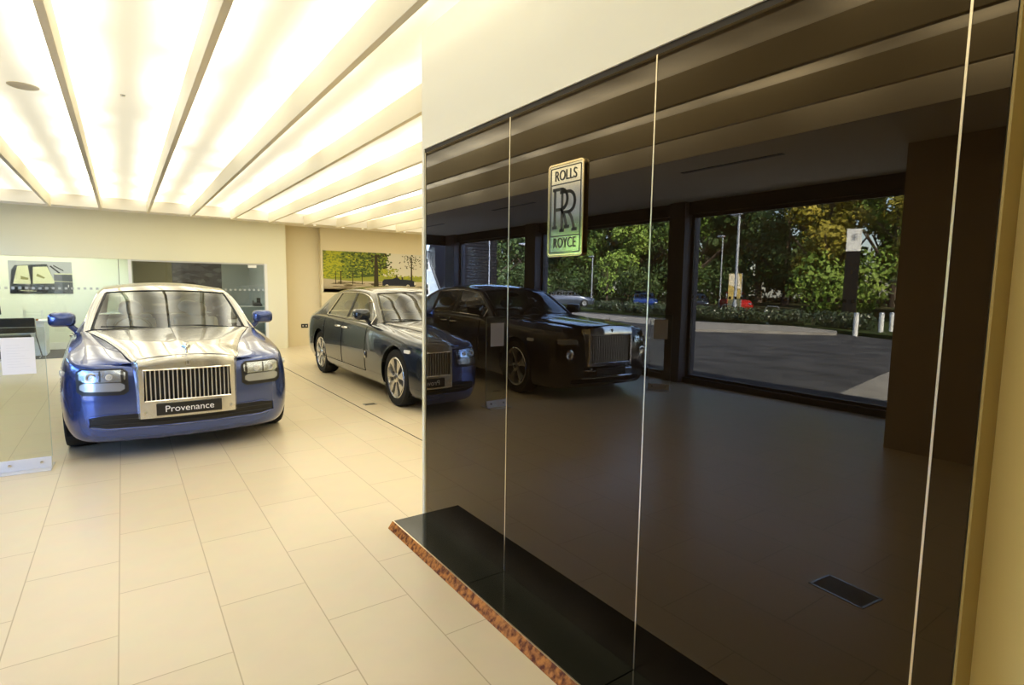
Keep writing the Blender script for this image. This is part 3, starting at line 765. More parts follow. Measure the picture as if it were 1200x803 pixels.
    orn.build('bonnet_mascot', M['chrome'], root, smooth=True)
    # ---- plate and sensors
    if S.get('plate'):
        px, pz0, pz1 = S['plate']
        yp = (wall_y(0, .6)-og)*sy-.012
        pt = MB().box(-px*sx, yp, pz0*sz, px*sx, yp+.012, pz1*sz).build('number_plate', M['black'], root, bevel=.002)
        if S.get('plate_text'):
            t = text_mesh('plate_lettering', S['plate_text'], .080, M['white_text'], pt, (0, yp-.0015, (pz0+pz1)/2*sz), (PI/2, 0, 0), .0007, 1.02, 1.0)
            t['label'] = 'white lettering '+S['plate_text']
        for xx in (-.335, .335):
            MB().lathe([(.0001, -.004), (.012, -.004), (.012, 0), (.0001, 0)], 'y', 14, P(xx*shield['w']/.385, sy_(xx, .4), .43)).build('parking_sensor', M['satin'], root)
    # ---- surface patches on the nose
    def patch(name, m_, poly_w, poly_h, cx, cz, off, rad=.02, thick=.02, sk=0., parent=root, sides=(1, -1), nx=10):
        os_ = []
        for sgn in sides:
            rows = []
            for i in range(nx+1):
                x = cx-poly_w/2+poly_w*i/nx
                ed = min(x-(cx-poly_w/2), (cx+poly_w/2)-x)
                cut = 0 if ed >= rad else rad-math.sqrt(max(0, rad*rad-(rad-ed)**2))
                h = poly_h/2-cut
                rows.append([(x, wall_y(abs(x), cz+h*t, off), cz+sk*(x-cx)+h*t) for t in (-1, -.5, 0, .5, 1)])
            mb = MB(); mb.grid([[P(sgn*p[0], p[1], p[2]) for p in r] for r in rows])
            k = len(mb.v); vs = list(mb.v); mb.grid([[P(sgn*p[0], p[1]+thick, p[2]) for p in r] for r in rows])
            nr, nc = len(rows), 5
            bd_ = [i*nc for i in range(nr)]+[(nr-1)*nc+j for j in range(1, nc)]+[i*nc+nc-1 for i in range(nr-2, -1, -1)]+[j for j in range(nc-2, 0, -1)]
            for a, b_ in zip(bd_, bd_[1:]+bd_[:1]): mb.f.append((a, b_, b_+k, a+k)); mb.m.append(0)
            os_.append(mb.build(name, m_, parent, smooth=True))
        return os_
    for lam in S['lamps'](patch, P, wall_y, root): pass
    # lower intake
    ix, iz0, iz1 = S['intake']
    rows = []
    for i in range(-24, 25):
        x = ix*i/24; e = 1-max(0, (abs(i)-20)/4)*.35
        zz_ = [lerp(iz0, iz1, .5)+(t-.5)*(iz1-iz0)*e for t in (0, .25, .5, .75, 1)]
        rows.append([P(x, wall_y(abs(x), z, .007), z) for z in zz_])
    MB().grid(rows).build('lower_intake', M['mesh'], root, solid=.0)
    tr = [r[0] for r in rows]+[r[-1] for r in rows[::-1]]
    MB().tube(tr, .007, 5, closed=True).build('intake_edge', S['body'], root, smooth=True)
    sl = MB()
    for k in (1, 2): sl.tube([P(ix*i/24*.97, wall_y(abs(ix*i/24*.97), lerp(iz0, iz1, k/3), .012), lerp(iz0, iz1, k/3)) for i in range(-24, 25)], .004, 4)
    sl.build('intake_slats', M['black'], root)
    # ---- mirrors
    for sgn in (1, -1):
        mr = MB(); rows = []
        cx_, cy_, cz_ = 1.0, 1.02, 1.145
        for i in range(13):
            a = i/12; y = (a-.5)*.17; k = math.sqrt(max(0, 1-(2*a-1)**2*.75)) if a < .5 else 1.0
            poly = rrect(.235*k, .155*k, .055*k, 4)
            if a == 0: poly = [(0, 0)]*len(poly)
            rows.append([P(sgn*(cx_+px), cy_+y*.9, cz_+pz) for px, pz in poly])
        mr.grid(rows, True)
        hs = mr.build('door_mirror', S['body'], root, smooth=True)
        MB().prism([(sgn*(cx_+px)*sx, (cz_+pz)*sz) for px, pz in rrect(.225, .145, .05, 4)], 'y', (cy_+.072)*sy, (cy_+.08)*sy).build('mirror_glass', M['chrome'], hs)
        MB().tube([P(sgn*.86, 1.06, 1.0), P(sgn*.90, 1.04, 1.04), P(sgn*.94, 1.03, 1.09)], [.035, .03, .03], 10).build('mirror_arm', S['body'], root, smooth=True)
    # ---- wheels
    for ya in axles:
        for sgn in (1, -1):
            wh = thing_part('wheel', root, (sgn*(.948*sx-.13), ya*sy, S['wheel_r']))
            wr = S['wheel_r']; wd = .125
            MB().lathe([(wr*.70, -wd*.9), (wr*.80, -wd), (wr*.95, -wd*.96), (wr*.995, -wd*.75), (wr, 0), (wr*.995, wd*.75), (wr*.95, wd*.96), (wr*.80, wd), (wr*.715, wd*.9)], 'x', 48).build('tyre', M['rubber'], wh, smooth=True)
            fx = sgn*wd
            MB().lathe([(wr*.72, fx*.92), (wr*.70, fx*.97), (wr*.66, fx*.9), (wr*.63, fx*.55), (wr*.62, -fx*.6)], 'x', 48).build('rim_barrel', M['rim'], wh, smooth=True)
            MB().lathe([(.0001, fx*.05), (wr*.62, fx*.05)], 'x', 32).build('brake_disc', M['grille_back'], wh)
            NS = S['spokes']; sp = MB()
            for k in range(NS):
                a = 2*PI*k/NS+.2
                rad = [(wr*.10, .42), (wr*.35, .36), (wr*.52, .30), (wr*.675, .27)] if NS > 5 else [(wr*.1, .55), (wr*.35, .36), (wr*.52, .30), (wr*.675, .30)]
                L_, R_ = [], []
                for r_, hw in rad:
                    h_ = hw*S['spoke_w']*min(1, (r_/wr+.25)) if True else hw
                    dx = fx*(.80 if r_ < wr*.2 else .86 if r_ < wr*.6 else .93)
                    for s_, LL in ((1, L_), (-1, R_)):
                        an = a+s_*h_
                        LL.append((dx, math.cos(an)*r_, math.sin(an)*r_))
                mid_ = [((l_[0]+fx*.05), (l_[1]+r__[1])/2*1.0, (l_[2]+r__[2])/2*1.0) for l_, r__ in zip(L_, R_)]
                bk = lambda p: (p[0]-fx*.22, p[1], p[2])
                sp.grid([L_, mid_, R_]); sp.grid([L_, [bk(p) for p in L_]]); sp.grid([R_, [bk(p) for p in R_]])
            sp.build('rim_spokes', M['rim'], wh, smooth=True)
            MB().lathe([(.0001, fx*.98), (wr*.12, fx*.97), (wr*.17, fx*.90), (wr*.18, fx*.7)], 'x', 24).build('hub_cap', M['rim'], wh, smooth=True)
            MB().lathe([(.0001, fx*.995), (wr*.06, fx*.99), (wr*.065, fx*.96)], 'x', 16).build('hub_badge', M['dark_text'], wh, smooth=True)
    # ---- cabin
    MB().box(-.72*sx, .95*sy, .45*sz, .72*sx, 1.28*sy, .985*sz).build('dashboard', M['dash'], root, bevel=.04)
    def seat(x, y, nm='front_seat', wdt=.27):
        s = MB(); s.box((x-wdt)*sx, (y-.25)*sy, .35*sz, (x+wdt)*sx, (y+.25)*sy, .62*sz); o = s.build(nm, M['leather'], root, bevel=.05)
        b_ = MB(); b_.prism([(y*sy+.18, .55*sz), (y*sy+.32, .55*sz), (y*sy+.42, 1.08*sz), (y*sy+.30, 1.10*sz)], 'x', (x-wdt)*sx, (x+wdt)*sx); b_.build('backrest', M['leather'], o, bevel=.05)
        MB().ellipsoid(P(x, y+.36, 1.20), (.14*sx, .055, .095), 16, 10).build('headrest', M['leather'], o, smooth=True)
    for x in (-.37, .37): seat(x, 1.90); seat(x, 2.95, 'rear_seat')
    rc = 1.0
    rows = [(S['wheel_x']*sx+.19*math.cos(a), 1.42*sy-.08*math.sin(a)*.6, .98*sz+.17*math.sin(a)) for a in [2*PI*k/28 for k in range(28)]]
    stw = MB().tube(rows, .015, 8, closed=True).build('steering_wheel', M['dash'], root, smooth=True)
    sw = MB(); c_ = (S['wheel_x']*sx, 1.42*sy, .98*sz)
    sw.ellipsoid((c_[0], c_[1]-.01, c_[2]), (.055, .02, .05)); sw.tube([(c_[0]-.18, c_[1], c_[2]), c_, (c_[0]+.18, c_[1], c_[2])], .012, 6)
    sw.build('wheel_boss', M['dash'], stw, smooth=True)
    MB().ellipsoid(P(0.03, 1.42, gz(1.375)), (.11, .02, .035), 14, 8).build('interior_mirror', M['black'], root, smooth=True)
    MB().box(.60*sx, .985*sy, 1.075*sz, .70*sx, .99*sy, 1.115*sz).build('window_sticker', M['paper'], root) if S.get('sticker') else None
    return root
def thing_part(name, parent, loc):
    o = bpy.data.objects.new(name, None); C.objects.link(o); o.parent = parent; o.location = loc; o.empty_display_size = .05; return o

OUTL = [(0, -.900), (.20, -.893), (.385, -.872), (.58, -.838), (.75, -.765), (.87, -.63), (.93, -.44), (.960, -.15), (.970, .40), (.974, 1.2), (.974, 2.2), (.972, 3.0), (.962, 3.6), (.93, 4.05), (.86, 4.33), (.70, 4.46), (.42, 4.51), (.2, 4.52), (0, 4.52)]
INS = [(0, .085), (.04, .055), (.12, .028), (.25, .008), (.45, .0), (.62, .004), (.78, .016), (.90, .034), (.96, .052), (.985, .068), (1.0, .094)]
def ghost_lamps(patch, P, wall_y, root):
    for sgn in (1, -1):
        # recess, lamp, lens and lower panel, one lamp per side
        hl = patch('headlamp', M['black'], .365, .225, .628, .705, .006, .03, .03, sides=(sgn,))[0]
        patch('reflector', M['lamp_bowl'], .325, .098, .628, .755, .010, .02, .01, parent=hl, sides=(sgn,))
        patch('lower_lamp_panel', bpy.data.materials['lamp_lower_silver'], .315, .072, .63, .662, .010, .02, .01, parent=hl, sides=(sgn,))
        for cx, r in ((.705, .036), (.58, .024)):
            y = wall_y(cx, .745, .012); rows = []
            MB().lathe([(r, .0), (r*1.1, -.008), (r*.8, -.012), (r*.55, .0), (.0001, -.008)], 'y', 22, P(sgn*cx, y, .748)).build('projector', M['satin'] if r > .03 else M['paper'], hl, smooth=True)
        for cx, w_ in ((.487, .02), (.645, .010)):
            patch('lamp_divider', M['black'], w_, .09, cx, .755, .014, .004, .006, parent=hl, sides=(sgn,), nx=3)
        patch('lamp_cover', M['lamp_glass'], .335, .105, .628, .755, .026, .02, .004, parent=hl, sides=(sgn,))
        pts = []
        for x, z in ((.46, .635), (.46, .80), (.795, .80), (.80, .635)):
            pts.append(P(sgn*x, wall_y(x, z, .010), z))
    return []
mat('lamp_lower_silver', (.42, .45, .50), .25, .5, coat=1)
def ghost(body, top, **kw):
    S = dict(scale=(1, 1, 1), body=body, top=top, outline=OUTL, inset=INS,
        belt=[(-.9, .835), (-.75, .850), (-.5, .875), (-.1, .915), (.4, .965), (.9, 1.0), (1.6, 1.02), (2.6, 1.03), (3.5, 1.03), (4.0, 1.01), (4.3, .985), (4.55, .96)],
        arch_r=.405, axles=(0, 3.295), wheel_r=.372, seams=(1.02, 2.06, 3.02),
        bonnet_edge=[(-.84, .405, .872), (-.55, .455, .905), (-.1, .545, .955), (.3, .64, .995), (.74, .772, 1.035)],
        bonnet_centre=smooth_tab([(-.95, .905), (-.6, .955), (-.1, 1.005), (.4, 1.045), (.8, 1.065)]), cowl=(.62, .13),
        shield=dict(w=.385, z0=.375, z_side=.868, z_mid=.905, out=.045, gw=.338, gz0=.525, gz1=.800), shield_mat=top, vanes=20,
        roof=1.0, dlo=[(.98, 2.02), (2.09, 3.10)], slant=.30, bright=True, glass=M['car_glass'], marker_y=-.36, marker_fr=.80,
        plate=(.255, .398, .502), plate_text=None, lamps=ghost_lamps, intake=(.73, .295, .425), spokes=7, spoke_w=1.12, wheel_x=-.37, label_top=None)
    S.update(kw); return S
blue = paint('blue_metallic_paint', (.05, .085, .27), .6); silver = paint('silver_champagne_paint', (.62, .60, .54), .75, .20)
M['car_glass_olive'] = glass('olive_car_glass', (.42, .44, .36), 2.0)
navy = paint('navy_metallic_paint', (.020, .027, .040), .5, .2); navy_top = paint('navy_car_top', (.10, .092, .07), .6, .2)  # navy car: bonnet and roof in a warmer, lighter tone than the body
blackp = paint('black_car_paint', (.004, .004, .005), .0, .2)
car1 = thing('saloon_car', 'blue luxury saloon with silver bonnet and roof, facing the camera', 'car', (.45, 6.60, 0), 0, 'saloon cars on the showroom floor')
build_car(car1, ghost(blue, silver, plate_text='Provenance', label_top='silver bonnet', sticker=True))
car2 = thing('saloon_car', 'dark navy luxury saloon parked half hidden behind the glass panel partition', 'car', (3.78, 6.66, 0), 0, 'saloon cars on the showroom floor')
build_car(car2, ghost(navy, navy_top, plate_text=None, glass=M['car_glass_olive']))
# the big black saloon that shows only in the dark glass
POUT = [(0, -.905), (.20, -.903), (.40, -.895), (.62, -.870), (.80, -.80), (.90, -.66), (.945, -.42), (.96, -.12), (.968, .40), (.972, 1.2), (.974, 2.2), (.972, 3.0), (.962, 3.6), (.93, 4.05), (.86, 4.33), (.70, 4.46), (.42, 4.51), (.2, 4.52), (0, 4.52)]
def phantom_lamps(patch, P, wall_y, root):
    for sgn in (1, -1):
        hl = patch('headlamp', M['chrome'], .30, .088, .665, .79, .008, .012, .02, sides=(sgn,))[0]
        patch('reflector', M['satin'], .27, .062, .665, .79, .012, .01, .01, parent=hl, sides=(sgn,))
        patch('lamp_cover', M['lamp_glass'], .28, .072, .665, .79, .024, .01, .004, parent=hl, sides=(sgn,))
        y = wall_y(.665, .62, .012)
        fl = MB().lathe([(.062, .01), (.066, -.014), (.055, -.016), (.045, .0), (.0001, .004)], 'y', 26, P(sgn*.665, y, .625)).build('round_lamp', M['chrome'], root, smooth=True)
    for z, wd in ((.40, .43), (.30, .46)):
        MB().tube([P(x/10*wd, wall_y(abs(x/10*wd), z, .02), z) for x in range(-10, 11)], .013, 6).build('bumper_strip', M['chrome'], root, smooth=True)
    return []
car3 = thing('saloon_car', 'large black saloon with upright chrome grille, seen mirrored in the dark glass', 'car', (-2.46, 6.58, 0), math.radians(3), 'saloon cars on the showroom floor')
build_car(car3, ghost(blackp, blackp, scale=(1.02, 1.083, 1.045), outline=POUT, wheel_r=.395, arch_r=.43, shield_mat=M['chrome'],
    belt=[(-.9, .93), (-.5, .945), (-.1, .965), (.4, .99), (.9, 1.01), (1.6, 1.03), (2.6, 1.03), (3.5, 1.03), (4.0, 1.0), (4.3, .97), (4.55, .94)],
    bonnet_edge=[(-.84, .44, .97), (-.55, .47, 1.0), (-.1, .53, 1.025), (.3, .62, 1.04), (.74, .77, 1.055)],
    bonnet_centre=smooth_tab([(-.95, 1.005), (-.6, 1.03), (-.1, 1.05), (.4, 1.07), (.8, 1.085)]),
    shield=dict(w=.395, z0=.46, z_side=.955, z_mid=.995, out=.055, gw=.355, gz0=.50, gz1=.875), vanes=22,
    glass=M['car_glass_dark'], plate=(.26, .33, .43), lamps=phantom_lamps, intake=(.62, .22, .30), spokes=5, spoke_w=1.2, roof=.98, dlo=[(1.0, 2.02), (2.10, 2.85), (2.95, 3.45)], slant=.2))

# ================================================================ THE OFFICES BEHIND THE BACK WALL
OB = YB+.15
struct(MB().box(-3.6, YB+.15, -.02, 3.0, 18.0, .002).build('floor_office_carpet', M['carpet']))
struct(MB().box(-3.6, YB+.15, 2.6, 3.1, 18.0, 2.75).build('ceiling_office', M['ceiling']))
struct(MB().box(-3.6, 16.25, 0, .16, 16.4, 2.6).build('wall_office_back', M['office_wall']))
struct(MB().box(-3.6, YB+.15, 0, -3.5, 16.4, 2.6).build('wall_office_left', M['office_wall']))
struct(MB().box(-3.5, 16.225, .002, .14, 16.25, .16).build('baseboard_office', M['white_gloss']))
struct(MB().box(.115, YB+.02, 0, .175, YB+.14, OZ).build('trim_5', M['white_gloss']))
struct(MB().box(.14, YB+.14, 0, .20, 16.4, 2.6).build('wall_between_offices', M['office_wall']))
struct(MB().box(.20, 17.4, 0, 1.6, 17.5, 2.6).build('wall_meeting_back', M['olive_wall']))
struct(MB().box(1.6, 17.4, 0, 3.1, 17.5, 2.6).build('wall_meeting_panel', M['bluegrey_wall']))
struct(MB().box(2.98, YB+.15, 0, 3.1, 17.5, 2.6).build('wall_meeting_right', M['bluegrey_wall']))
for i, (a, b, mm) in enumerate(((OX0, -.055, 'glass'), (-.045, .115, 'glass'), (.175, 2.80, 'glass_tint'))):
    w = struct(MB().box(a, YB+.07, .03, b, YB+.08, OZ).build('window_%d' % (5+i), M[mm]))
    d = MB(); x = a+.05
    while x < b-.05: d.box(x, YB+.0690, 1.39, x+.045, YB+.0695, 1.435); x += .10
    o = d.build('manifestation_dots', M['frost'], w); o['kind'] = 'stuff'
struct(MB().box(-.055, YB+.05, 0, -.045, YB+.10, OZ).build('trim_6', M['black']))
struct(MB().box(2.78, YB+.0, 0, 2.84, YB+.15, OZ).build('trim_7', M['white_gloss']))
struct(MB().box(.175, YB+.03, OZ-.03, 2.8, YB+.12, OZ).build('trim_8', M['satin']))
dc = thing('door_closer', 'small white door fitting at the top right of the meeting room glass', 'door fitting', (2.52, YB+.05, OZ-.07))
MB().box(-.09, -.02, -.03, .09, .02, .03).build('cover', M['white_gloss'], dc, bevel=.004); MB().box(-.10, .0, .03, .10, .02, .05).build('rail', M['satin'], dc)
M['office_lamp'] = mat('cool_office_lamp', (.9, .95, .85), .5, emit=(1, 1, .84), es=26)
M['meeting_lamp'] = mat('dim_meeting_lamp', (.9, .95, .85), .5, emit=(1, .95, .8), es=32)
for x, y, mm, lb in ((-2.2, 15.2, 'office_lamp', 'square ceiling lamp in the pale office, left'), (-.9, 15.2, 'office_lamp', 'square ceiling lamp in the pale office, right'), (1.6, 15.8, 'meeting_lamp', 'square ceiling lamp in the meeting room')):
    t = thing('ceiling_lamp', lb, 'ceiling lamp', (x, y, 2.6), 0, 'office ceiling lamps')
    MB().box(-.30, -.30, -.02, .30, .30, 0).build('frame', M['white_gloss'], t); MB().box(-.27, -.27, -.028, .27, .27, -.02).build('diffuser', M[mm], t)
# pictures in the offices (flat prints)
def poly_print(name, label, cat, x0, z0, x1, z1, y, shapes, cols, base, parent=None):
    t = thing(name, label, cat, ((x0+x1)/2, y, (z0+z1)/2))
    w, h = x1-x0, z1-z0
    MB().box(-w/2, -.006, -h/2, w/2, 0, h/2).build('backing_board', base, t)
    mb = MB(); ms = [mat('print_%s_%d' % (name, i), c, .55, spec=.25) for i, c in enumerate(cols)]
    for k, (ci, pts) in enumerate(shapes):
        yy = -.0065-.0000020*k
        mb.add([((px-.5)*w, yy, (pz-.5)*h) for px, pz in pts], [tuple(range(len(pts)))], ci)
    mb.build('print', ms, t)
    return t
R_ = random.Random(5)
def blob(cx, cz, rx, rz, n=8, jit=.3):
    return [(min(1, max(0, cx+rx*(1+R_.uniform(-jit, jit))*math.cos(2*PI*i/n))), min(1, max(0, cz+rz*(1+R_.uniform(-jit, jit))*math.sin(2*PI*i/n)))) for i in range(n)]
sh = [(0, [(0, 0), (1, 0), (1, 1), (0, 1)]), (1, [(0, .0), (.04, .72), (.10, .86), (.60, .92), (.70, .40), (.72, .0)]),
      (2, [(.06, .30), (.14, .84), (.30, .86), (.33, .30)]), (2, [(.36, .30), (.38, .82), (.60, .84), (.72, .32)]), (3, [(.64, .85), (.66, .88), (.83, .62), (.80, .60)]),
      (3, [(.70, .86), (.70, .90), (.86, .74), (.86, .70)]), (4, [(.70, 0), (.70, .62), (1, .62), (1, 0)]), (1, [(.83, 0), (.83, .60), (1, .60), (1, 0)]), (2, [(.71, .60), (.71, .64), (1, .64), (1, .60)]),
      (2, [(.70, .38), (.70, .40), (1, .38), (1, .36)]), (5, [(.18, .44), (.18, .54), (.30, .48), (.29, .42)]), (5, [(.42, .54), (.44, .62), (.56, .50), (.54, .46)]), (1, [(.04, .22), (.04, .28), (.7, .26), (.7, .20)]),
      (3, [(.10, .06), (.12, .12), (.60, .10), (.58, .04)]), (2, [(.15, .085), (.16, .1), (.42, .085), (.40, .07)]), (6, [(.92, .20), (.92, .28), (.935, .28), (.935, .20)])]
poly_print('wall_picture', 'wide grey photographic print of a car dashboard on the pale office wall', 'picture', -2.02, 1.27, -.93, 1.99, 16.24, sh,
    [(.42, .43, .45), (.09, .10, .12), (.62, .62, .42), (.03, .03, .04), (.16, .17, .20), (.25, .24, .10), (.7, .7, .7)], M['paper'])
sh = [(0, [(0, 0), (1, 0), (1, 1), (0, 1)])]+[(R_.choice((1, 2, 3)), blob(R_.random(), R_.uniform(.3, 1), R_.uniform(.05, .14), R_.uniform(.04, .12))) for _ in range(50)]+[(4, [(0, 0), (0, .16), (.3, .2), (.6, .12), (1, .18), (1, 0)]), (5, [(.15, .1), (.2, .3), (.4, .34), (.5, .24), (.7, .2), (.72, .1)])]
poly_print('wall_picture', 'dark blue grey photographic print on the meeting room wall', 'picture', 1.10, 1.33, 2.28, 2.10, 17.39, sh,
    [(.07, .08, .11), (.10, .11, .15), (.05, .055, .08), (.15, .16, .19), (.03, .03, .04), (.02, .02, .025)], M['paper'])
# white desk + chair in the pale office
dk = thing('office_desk', 'white desk at the left edge of the pale office', 'desk', (-1.82, 15.3, 0))
MB().box(-.9, -.35, .70, .50, .40, .735).build('desktop', M['white_gloss'], dk, bevel=.004)
pd = MB().box(.02, -.30, .0, .46, .36, .70).build('pedestal', M['white_gloss'], dk, bevel=.003)
for k in range(3): MB().box(.05, -.312, .06+k*.21, .43, -.30, .25+k*.21).build('drawer', M['white_gloss'], pd, bevel=.004)
for k in range(3): MB().box(.20, -.325, .17+k*.21, .28, -.312, .18+k*.21).build('handle', M['satin'], pd)
for x in (-.86, ): MB().box(x, -.33, 0, x+.03, .36, .70).build('leg', M['white_gloss'], dk)
ch = thing('office_chair', 'black office chair with tubular steel frame in front of the white desk', 'chair', (-1.80, 14.68, 0), .15)
MB().box(-.24, -.22, .42, .24, .22, .47).build('seat', M['black'], ch, bevel=.02)
MB().box(-.30, -.26, .52, .30, -.22, .82).build('backrest', M['black'], ch, bevel=.02)
for sx_ in (-.27, .31): MB().tube([(sx_, -.24, .80), (sx_, -.23, .45), (sx_+.09, .16, .02), (sx_+.03, -.30, .02)], .012, 8).build('leg', M['chrome'], ch, smooth=True)
tv = thing('desk_lamp', 'black curved desk lamp at the left edge of the office', 'desk lamp', (-2.24, 15.3, .735))
MB().tube([(0, 0, 0), (0, 0, .22), (.03, 0, .34), (.10, 0, .36), (.15, 0, .28), (.16, 0, .12)], .022, 8).build('arm', M['black'], tv, smooth=True); MB().lathe([(.0001, 0), (.08, 0), (.08, .012), (.0001, .016)], 'z', 20).build('base', M['black'], tv)
bs = thing('letter_tray', 'clear plastic letter tray on the white office desk', 'tray', (-1.56, 15.3, .735))
for k in range(3): MB().box(-.14, -.1, .02+k*.07, .14, .12, .028+k*.07).build('shelf', M['stand_glass'], bs)
wr_ = MB()
for x in (-.14, .14):
    for y in (-.1, .12): wr_.tube([(x, y, 0), (x, y, .2)], .004, 5)
wr_.build('wire_frame', M['satin'], bs)
pp = tag(MB().box(-.15, -.11, 0, .15, .11, .03).build('paper_stack', M['burl'], loc=(-1.62, 15.04, .735)), 'stack of brown folders on the near edge of the desk', 'folders')
cb = thing('side_cabinet', 'white low cabinet at the right end of the meeting room', 'cabinet', (2.70, 15.3, 0))
MB().box(-.32, -.3, 0, .27, .3, .98).build('body', M['bluegrey_wall'], cb, bevel=.003); MB().box(-.34, -.32, .98, .27, .32, 1.0).build('cabinet_top', M['white_gloss'], cb); MB().box(-.30, -.312, .05, .24, -.3, .94).build('door', M['bluegrey_wall'], cb)
ph_ = thing('desk_phone', 'black desk phone on the white low cabinet', 'phone', (2.78, 15.2, 1.0))
MB().prism([(-.10, 0), (.10, 0), (.10, .09), (-.10, .03)], 'x', -.10, .10).build('body', M['black'], ph_); MB().tube([(-.08, -.08, .05), (-.085, 0, .09), (-.08, .09, .12)], .022, 8).build('handset', M['black'], ph_, smooth=True); MB().box(.0, .06, .08, .09, .08, .20).build('screen', M['black'], ph_)

# ================================================================ MURAL
shapes = [(0, [(0, 0), (1, 0), (1, 1), (0, 1)]), (1, [(0, 0), (0, .34), (.12, .30), (1, .26), (1, 0)]), (2, [(.0, .33), (.0, .42), (1, .40), (1, .29), (.14, .28)])]
shapes.append((5, [(.0, .36), (0, 1), (.33, 1), (.335, .62), (.30, .42), (.12, .34)])); shapes.append((4, [(.0, .36), (0, 1), (.14, 1), (.13, .34)]))
for k in range(60): shapes.append((7, blob(R_.uniform(.06, .40), R_.uniform(.06, .26), R_.uniform(.01, .035), R_.uniform(.004, .014))))
for k in range(1300):
    x = R_.uniform(0.004, .335); z = R_.uniform(.36 if x < .2 else .46, .99)
    c = R_.choice((3, 3, 3, 4) if x < .09 else (3, 4, 4, 4, 5, 5) if x < .20 else (4, 4, 5, 5, 5, 3))
    shapes.append((c, blob(x, z, R_.uniform(.003, .009), R_.uniform(.010, .026), 6)))
for x, t in ((.088, .003), (.062, .002), (.150, .002), (.20, .002)): shapes.append((6, [(x-t, .20), (x-t, .52), (x+t, .52), (x+t, .20)]))
for k in range(160):
    x = R_.gauss(.295, .028); z = R_.uniform(.62, 1); shapes.append((R_.choice((5, 5, 6, 4)), blob(x, z, .006, .022, 6)))
shapes.append((6, [(.262, .06), (.268, .95), (.284, .95), (.290, .06)]))
for k in range(90): shapes.append((R_.choice((4, 2, 3)), blob(R_.uniform(.30, .40), R_.uniform(.38, .62), .005, .018, 6)))
for k in range(60): shapes.append((R_.choice((2, 3)), blob(R_.uniform(.38, .60), R_.uniform(.34, .44), .007, .02, 6)))
for cx in (.478, .72, .88):
    shapes.append((6, [(cx-.005, .30), (cx-.003, .9), (cx+.003, .9), (cx+.005, .30)]))
    for k in range(80): shapes.append((R_.choice((5, 6, 6)), blob(R_.gauss(cx, .030), R_.uniform(.62, 1), .004, .014, 5)))
shapes.append((6, [(.29, .14), (.33, .20), (.50, .16), (1, .22), (1, .04), (.42, .04)]))
ccx = .310; cw = .196
car_p = [(0, .14), (.0, .28), (.05, .36), (.30, .38), (.38, .44), (.46, .42), (.52, .37), (.84, .35), (.97, .30), (1, .16), (.93, .10), (.08, .12)]
shapes.append((8, [(ccx+cw*a_, .08+b_*.72) for a_, b_ in car_p]))
for a_ in (.13, .75):
    for ci, rr_ in ((8, .0125), (0, .0095), (6, .004), ): shapes.append((ci, [(ccx+cw*a_+rr_*math.cos(t), .170+rr_*4.6*math.sin(t)) for t in [2*PI*i/14 for i in range(14)]]))
shapes.append((9, [(ccx+cw*.94, .20), (ccx+cw*.94, .29), (ccx+cw*.985, .27), (ccx+cw*.99, .20)]))
shapes += [(6, [(ccx+cw*.40, .38), (ccx+cw*.385, .44), (ccx+cw*.43, .46), (ccx+cw*.45, .38)]), (6, [(ccx+cw*.56, .34), (ccx+cw*.55, .41), (ccx+cw*.60, .40), (ccx+cw*.61, .33)])]
poly_print('wall_mural', 'wide photographic mural of green trees and a dark open vintage car', 'picture', 4.20, 1.37, 9.3, 2.43, YB+.18, shapes,
    [(.66, .62, .50), (.56, .47, .31), (.30, .33, .05), (.42, .42, .03), (.20, .25, .03), (.06, .09, .02), (.045, .035, .015), (.13, .10, .05), (.02, .022, .035), (.7, .65, .5)], M['wall'])

# ================================================================ OUTSIDE
GZ = -.06
struct(MB().box(-90, -60, GZ-.3, XW-.16, 120, GZ).add([], []).build('ground', M['asphalt']))
struct(MB().box(XW-.14, YB+.4, GZ-.3, 60, 120, GZ-.002).build('ground_beyond', M['asphalt']))
struct(MB().box(-5.12, 2.2, GZ, XW-.12, YB+4, GZ+.05).build('ground_paving_strip', M['concrete']))
struct(MB().prism([(-6.1, 4.12), (-6.0, 3.4), (-6.4, -3), (-14, -3), (-14, 5.0), (-9.6, 4.75)], 'z', GZ-.01, GZ+.006).build('ground_apron', M['concrete']))
struct(MB().prism([(-14.9, 13.9), (-18.6, 9.9), (-20.2, 10.6), (-21.0, 13.0), (-19.2, 17.4), (-21, 30), (-24, 46), (-21, 46), (-16.5, 20)], 'z', GZ, GZ+.10).build('ground_footway', M['concrete']))
struct(MB().prism([(-9.8, 12.6), (-11.4, 12.4), (-12.2, 30), (-10.4, 30)], 'z', GZ-.01, GZ+.004).build('ground_pale_strip', M['concrete']))  # narrow pale strip laid on the asphalt
struct(MB().prism([(-19.0, 9.0), (-17, 4), (-17, -30), (-80, -30), (-80, 90), (-26, 90), (-24.4, 46), (-22.6, 24), (-21.2, 13)], 'z', GZ-.01, GZ+.14).build('ground_verge', M['grass']))
struct(MB().prism([(-31, -30), (-89, -30), (-89, 115), (-37, 115), (-36, 40), (-33, 16)], 'z', GZ, GZ+.5).build('ground_woodland', M['earth']))

